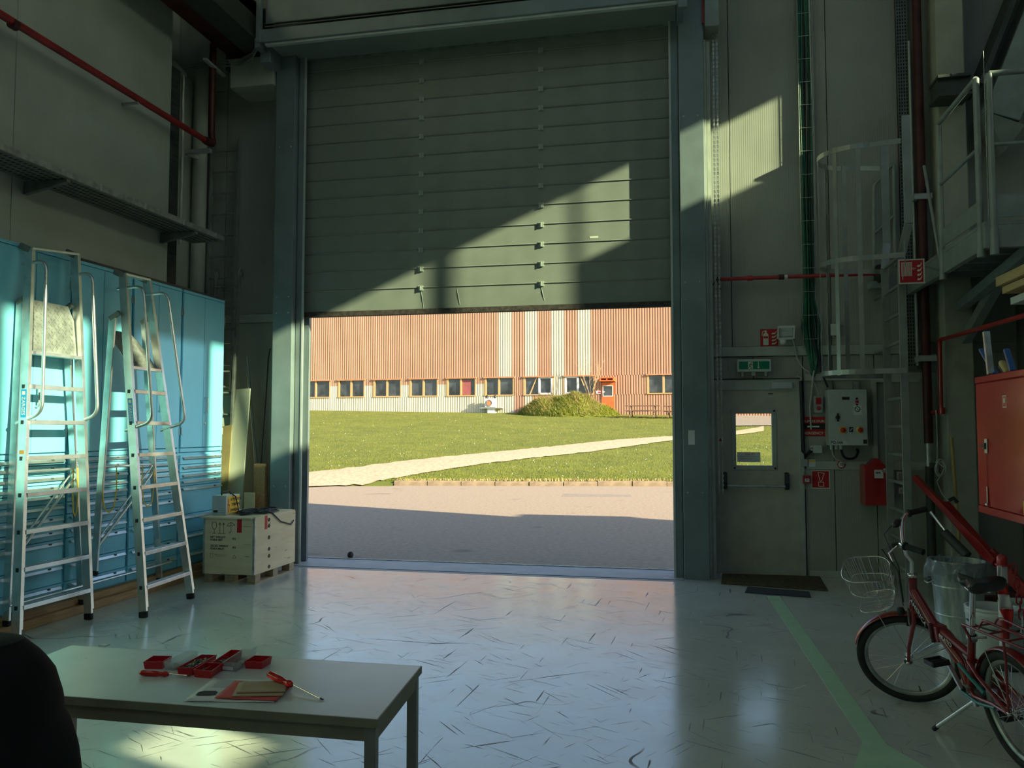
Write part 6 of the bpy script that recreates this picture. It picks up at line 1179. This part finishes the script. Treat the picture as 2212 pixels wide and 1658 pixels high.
# the steered front wheel must still touch the floor
fa = V((.99,0,r_w))
def low(): return min((MF @ (fa+V((r_w*math.cos(a),0,r_w*math.sin(a))))).z for a in [i*.05 for i in range(126)])
dz_ = low(); pitch = math.asin(max(-.2, min(.2, dz_/1.0)))
MW = Matrix.Translation(R0) @ Matrix.Rotation(hd_a, 4, 'Z') @ Matrix.Rotation(-LEAN, 4, 'X') @ Matrix.Rotation(pitch, 4, 'Y'); MF = MW @ MS
def wheel(c, mat_, rear):
    root = xf(MB().lathe([(r_w-.046,-.014),(r_w-.044,-.020),(r_w-.03,-.024),(r_w-.012,-.022),(r_w-.002,-.012),(r_w,0),(r_w-.002,.012),(r_w-.012,.022),(r_w-.03,.024),(r_w-.044,.020),(r_w-.046,.014)], c, 56, (0,1,0)), mat_).build('tyre', 'rubber', bk)
    xf(MB().lathe([(r_w-.046,-.013),(r_w-.062,-.010),(r_w-.066,-.004),(r_w-.066,.004),(r_w-.062,.010),(r_w-.046,.013)], c, 56, (0,1,0)), mat_).build('rim', 'galvanised', bk)
    m = MB()
    for i in range(28):
        a = 2*math.pi*i/28; b = a+(.55 if i % 4 < 2 else -.55); s_ = .030 if i % 2 else -.030
        m.tube(c+V((.022*math.cos(b), s_, .022*math.sin(b))), c+V(((r_w-.064)*math.cos(a), 0, (r_w-.064)*math.sin(a))), .0011, n=4, cap=False)
    xf(m, mat_).build('spokes', 'chrome', bk)
    xf(MB().lathe([(0,-.065),(.010,-.065),(.010,-.05),(.007,-.05),(.007,-.036),(.024,-.034),(.024,-.028),(.014,-.026),(.014,.026),(.024,.028),(.024,.034),(.007,.036),(.007,.05),(.010,.05),(.010,.065),(0,.065)], c, 14, (0,1,0)), mat_).build('hub', 'chrome', bk)
    p = c+V((0,0,-(r_w-.066))); xf(MB().tube(p, p+V((.0,0,.035)), .004, n=6), mat_).build('valve', 'black_plastic', bk)
    # mudguard
    a0, a1 = (R(28), R(178)) if not rear else (R(10), R(190)); m = MB()
    m.grid(lambda u, v: c+V(((r_w+.016-.010*(2*v-1)**2)*math.cos(a0+(a1-a0)*u), (v-.5)*.062, (r_w+.016-.010*(2*v-1)**2)*math.sin(a0+(a1-a0)*u))), 30, 6)
    xf(m, mat_).build('mudguard', 'bike_red', bk, solid=.002)
    ts = (R(165),) if not rear else (R(150), R(60))
    for t_ in ts:
        for s_ in (-.045, .045): xf(MB().tube(c+V((0,s_,0)), c+V(((r_w+.014)*math.cos(t_), s_*.7, (r_w+.014)*math.sin(t_))), .003, n=6), mat_).build('mudguard_stay', 'galvanised', bk)
ra = V((0,0,r_w)); wheel(ra, MW, True); wheel(fa, MF, False)
bb_ = V((.40,0,.28)); st0 = V((.30,0,.58)); hinge = V((.63,0,.52))
T = lambda mb: xf(mb, MW); S = lambda mb: xf(mb, MF)
mt1 = T(MB().path([hb_+ax_*.10, hinge+V((.03,0,.02))], [.027,.030], 12)).build('main_tube', 'bike_red', bk)
mt2 = T(MB().path([hinge+V((-.02,0,0)), V((.44,0,.40)), bb_+V((.02,0,.02))], [.030,.027,.025], 12)).build('down_tube', 'bike_red', bk)
T(MB().path([hinge+V((-.03,0,.02)), V((.34,0,.47))], .020, 10)).build('top_tube', 'bike_red', bk)
T(MB().obox(hinge, V((.045,0,.0)), V((0,.034,0)), V((.0,0,.045)))).build('fold_hinge', 'bike_red', bk, bevel=.008); T(MB().tube(hinge+V((.0,.036,-.05)), hinge+V((0,.036,.055)), .012, n=8)).build('hinge_pin', 'dark_red', bk)
T(MB().path([bb_, st0], .020, 12)).build('seat_tube', 'bike_red', bk); T(MB().path([st0+V((.01,0,-.03)), V((.205,0,.86))], .0145, 12)).build('seat_post', 'chrome', bk)
T(MB().lathe([(.022,0),(.027,.0),(.027,.03),(.022,.03)], st0+V((.006,0,-.02)), 14, (st0-bb_))).build('seat_clamp', 'galvanised', bk); T(MB().tube(st0+V((-.02,.0,-.005)), st0+V((-.05,-.05,-.002)), .006, n=6)).build('clamp_lever', 'chrome', bk)
T(MB().path([hb_-ax_*.02, ht_], .024, 12)).build('head_tube', 'bike_red', bk)
for s_ in (-1, 1):
    T(MB().path([bb_+V((-.03,.02*s_,0)), V((.30,.045*s_,.275)), V((.12,.055*s_,.295)), ra+V((0,.058*s_,0))], [.011,.011,.010,.009], 8)).build('chain_stay', 'bike_red', bk)
    T(MB().path([V((.345,.018*s_,.44)), V((.22,.05*s_,.40)), ra+V((0,.058*s_,0))], [.012,.011,.009], 8)).build('seat_stay', 'bike_red', bk)
    T(MB().path([ra+V((0,.058*s_,0)), V((-.06,.06*s_,.56)), V((-.07,.06*s_,.655))], .007, 6)).build('rack_stay', 'bike_red', bk)
T(MB().path([V((.36,.062,.43)), V((.28,.07,.40)), V((.16,.068,.34))], .010, 8)).build('chain_guard_stripe', 'bike_teal', bk); T(MB().path([V((.40,.055,.275)), V((.24,.062,.262)), V((.10,.062,.285))], .008, 8)).build('stay_stripe', 'bike_teal', bk)
# carrier
T(MB().path(rounded([V((.27,.055,.66)), V((-.30,.055,.66)), V((-.30,-.055,.66)), V((.27,-.055,.66))], .03, 4), .007, 6)).build('carrier_frame', 'bike_red', bk)
for x_ in (.20, .06, -.08, -.22): T(MB().tube(V((x_,.055,.66)), V((x_,-.055,.66)), .005, n=6)).build('carrier_bar', 'bike_red', bk)
T(MB().path(rounded([V((.15,.04,.665)), V((.10,.04,.72)), V((-.22,.03,.70)), V((-.22,-.03,.70)), V((.10,-.04,.72)), V((.15,-.04,.665))], .03, 4), .005, 6)).build('spring_clip', 'bike_red', bk); T(MB().path([V((.27,.055,.66)), V((.275,.03,.60)), V((.285,.02,.56))], .007, 6)).build('carrier_stay', 'bike_red', bk)
# saddle
def sad(u, v):
    a = 2*math.pi*u; x = .31-.27*v; w = (.018+.10*max(0,(v-.25)/.75)**1.25 if v > .25 else .018+.016*math.sin(v/.25*1.57)); w = min(w*1.1, .095)*(1 if v < .93 else 1-((v-.93)/.07)**2*.5); w *= math.sin(min(1, v/.05)*1.57) if v < .05 else 1
    cl = 1 if v < .90 else math.sqrt(max(0, 1-((v-.90)/.10)**2)); w *= cl
    h_ = (.020+.018*v)*cl; zc = .865+.030*(v-.5)**2*4*.8+.02*v; ca, sa = math.cos(a), math.sin(a); return V((x, w*ca, zc+(h_*sa if sa > 0 else (.05*(.4+v))*cl*sa*(.6+.4*abs(ca)))))
sd_ = MB().grid(sad, 24, 22); T(sd_).build('saddle', 'saddle', bk)
for s_ in (-.02, .02): T(MB().path([V((.26,s_*.5,.845)), V((.20,s_,.835)), V((.10,s_,.845))], .004, 6)).build('saddle_rail', 'chrome', bk)
# fork, stem, handlebar turn together
for s_ in (-1, 1): S(MB().path([hb_+V((0,.03*s_,-.01)), hb_+V((.025,.042*s_,-.09)), fa+V((-.035,.048*s_,.10)), fa+V((0,.050*s_,0))], [.014,.014,.012,.009], 8)).build('fork_blade', 'bike_red', bk)
S(MB().obox(hb_+V((.0,0,-.02)), V((.02,0,0)), V((0,.045,0)), ax_*.014)).build('fork_crown', 'bike_red', bk, bevel=.006)
s0 = ht_+ax_*.0; S(MB().path([s0, s0+ax_*.10, s0+ax_*.15+V((.03,0,.0)), s0+ax_*.19+V((.035,0,.0))], .0135, 10)).build('stem', 'chrome', bk); S(MB().lathe([(.016,0),(.026,.002),(.026,.02),(.016,.022)], ht_, 14, ax_)).build('headset', 'chrome', bk)
hc = s0+ax_*.19+V((.04,0,.0))
S(MB().path(rounded([hc+V((-.10,.27,.10)), hc+V((-.02,.20,.12)), hc+V((.0,.10,.06)), hc, hc+V((.0,-.10,.06)), hc+V((-.02,-.20,.12)), hc+V((-.10,-.27,.10))], .05, 4), .011, 10)).build('handlebar', 'chrome', bk)
for s_ in (-1, 1):
    a = hc+V((-.045,.228*s_,.112)); b = hc+V((-.14,.30*s_,.09)); S(MB().path([a, b], .017, 10)).build('grip', 'rubber', bk); S(MB().lathe([(.017,0),(.024,.002),(.024,.012),(.017,.014)], a, 12, b-a)).build('grip_collar', 'rubber', bk)
    S(MB().path([hc+V((-.01,.17*s_,.10)), hc+V((.05,.20*s_,.07)), hc+V((.03,.27*s_,.055))], .006, 6)).build('brake_lever', 'chrome', bk); S(MB().obox(hc+V((.01,.165*s_,.10)), (.018,0,0), (0,.014,0), (0,0,.012))).build('lever_clamp', 'black_plastic', bk, bevel=.004)
    S(MB().path([hc+V((.03,.16*s_,.10)), hc+V((.10,.10*s_,.06)), hc+V((.07,.03*s_,-.12)), hb_+V((.05,.02*s_,.02))], .003, 5)).build('brake_cable', 'cable_black', bk)
S(MB().lathe([(0,-.012),(.022,-.010),(.024,.004),(.012,.018),(0,.02)], hc+V((.02,-.12,.10)), 12)).build('bell', 'black_plastic', bk)
for s_ in (-1, 1): S(MB().bar(hb_+V((.035,.022*s_,-.02)), hb_+V((.05,.034*s_,-.10)), .014, .010)).build('brake_arm', 'galvanised', bk); S(MB().obox(hb_+V((.05,.028*s_,-.10)), (.018,0,.0), (0,.006,0), (0,0,.007))).build('brake_pad', 'rubber', bk)
# wire basket
bo = hb_+V((.06,0,.06)); bl_ = .25; bw = .17; bh = .21
ring = lambda k, z: rounded([bo+V((0,bw*k,z)), bo+V((bl_*k,bw*k,z)), bo+V((bl_*k,-bw*k,z)), bo+V((0,-bw*k,z))], .08, 5, True)
top_r = [bo+V((p.x*1.0-bo.x, p.y, 0))+V((0,0,0)) for p in ring(1,bh)]
def rim(z, k): 
    n = 40; out = []
    for i in range(n):
        a = 2*math.pi*i/n; ca, sa = math.cos(a), math.sin(a); out.append(bo+V((bl_*.5+bl_*.5*k*math.copysign(abs(ca)**.55, ca), bw*k*math.copysign(abs(sa)**.55, sa), z+(.035*ca if z > .1 else 0))))
    return out
Rt, Rm, Rb = rim(bh, 1.0), rim(bh*.5, .9), rim(0, .78)
bs = S(MB().path(Rt, .004, 6, True)).build('basket_rim', 'chrome', bk); S(MB().path(Rm, .0022, 5, True)).build('basket_ring', 'chrome', bk); S(MB().path(Rb, .0026, 5, True)).build('basket_ring', 'chrome', bk)
for i in range(0, 40, 1): S(MB().path([Rt[i], Rm[i], Rb[i], Rb[i].lerp(Rb[(20-i) % 40], .48)], .0014, 4, cap=False)).build('basket_wire', 'chrome', bk)
S(MB().obox(bo+V((.0,0,.10)), (.008,0,0), (0,.05,0), (0,0,.02))).build('basket_bracket', 'galvanised', bk); S(MB().lathe([(0,-.02),(.026,-.015),(.03,.0),(.03,.02),(0,.022)], hb_+V((.075,0,-.03)), 14, (1,0,0))).build('headlight', 'black_plastic', bk)
for s_ in (-1, 1): S(MB().path([fa+V((.0,.06*s_,0)), fa+V((.05,.075*s_,.28)), bo+V((bl_*.55,.08*s_,.0))], .003, 5)).build('basket_stay', 'chrome', bk)
# cranks, pedals, chain case, kick stand
T(MB().lathe([(.022,-.04),(.024,-.035),(.024,.035),(.022,.04)], bb_, 14, (0,1,0))).build('bottom_bracket', 'galvanised', bk)
T(MB().lathe([(.0,-.042),(.085,-.042),(.088,-.047),(.0,-.050)], bb_, 28, (0,1,0))).build('chain_wheel', 'dark_red', bk); T(MB().prism([bb_+V((.09,-.045,.05)), bb_+V((.09,-.045,-.06)), ra+V((-.05,-.045,-.035)), ra+V((-.05,-.045,.045)), bb_+V((0,-.045,.095))], (0,-.018,0))).build('chain_case', 'bike_red', bk, bevel=.006)
cd_ = V((.10,0,.125)).normalized(); pe = bb_+V((0,.05,0))+cd_*.165
T(MB().bar(bb_+V((0,.048,0)), pe, .016, .020, (0,1,0))).build('crank_arm', 'aluminium', bk); T(MB().bar(bb_+V((0,-.055,0)), bb_+V((0,-.055,0))-cd_*.165, .016, .020, (0,1,0))).build('crank_arm', 'aluminium', bk)
for p_ in (pe+V((0,.055,0)), bb_+V((0,-.115,0))-cd_*.165):
    m = MB(); m.obox(p_+V((.042,0,0)), (.006,0,0), (0,.048,0), (0,0,.014)); m.obox(p_-V((.042,0,0)), (.006,0,0), (0,.048,0), (0,0,.014)); m.obox(p_+V((0,.044,0)), (.042,0,0), (0,.006,0), (0,0,.012)); m.obox(p_-V((0,.044,0)), (.042,0,0), (0,.006,0), (0,0,.012)); m.obox(p_, (.012,0,0), (0,.044,0), (0,0,.010)); T(m).build('pedal', 'black_plastic', bk, bevel=.003)
ks0 = V((.33,.03,.24)); ksw = MW @ ks0; kse = FZ(2017, 1577); kse = V((kse.x,kse.y,.008))
MB().tube(ksw, kse, .010, n=10).build('kick_stand', 'aluminium', bk); T(MB().obox(ks0, (.02,0,0), (0,.012,0), (0,0,.028))).build('stand_plate', 'aluminium', bk, bevel=.006); d_ = (kse-ksw).normalized(); MB().tube(kse-d_*.03, kse, .013, n=10).build('stand_foot', 'rubber', bk)
# lettering on the tubes
def tube_text(txt, a, b, size, mt, par, off=.034):
    A, Bq = MW @ a, MW @ b; xd = (Bq-A).normalized(); yl = (MW.to_3x3() @ V((0,1,0))).normalized(); up = yl.cross(xd).normalized()
    if up.z < 0: up = -up
    n_ = xd.cross(up)
    if n_.dot(yl) < 0: A, xd = Bq, -xd
    lettering(txt, size, A+yl*off-up*size*.35, xd, up, mt, par, bold=.0006)
tube_text('AMERICA', hb_+ax_*.06+V((-.03,0,-.005)), hinge+V((.05,0,.02)), .042, 'pale_teal', mt1)
tube_text('PRATO', hinge+V((-.05,0,.0)), V((.36,0,.46)), .036, 'ribbon_white', mt2, .026)
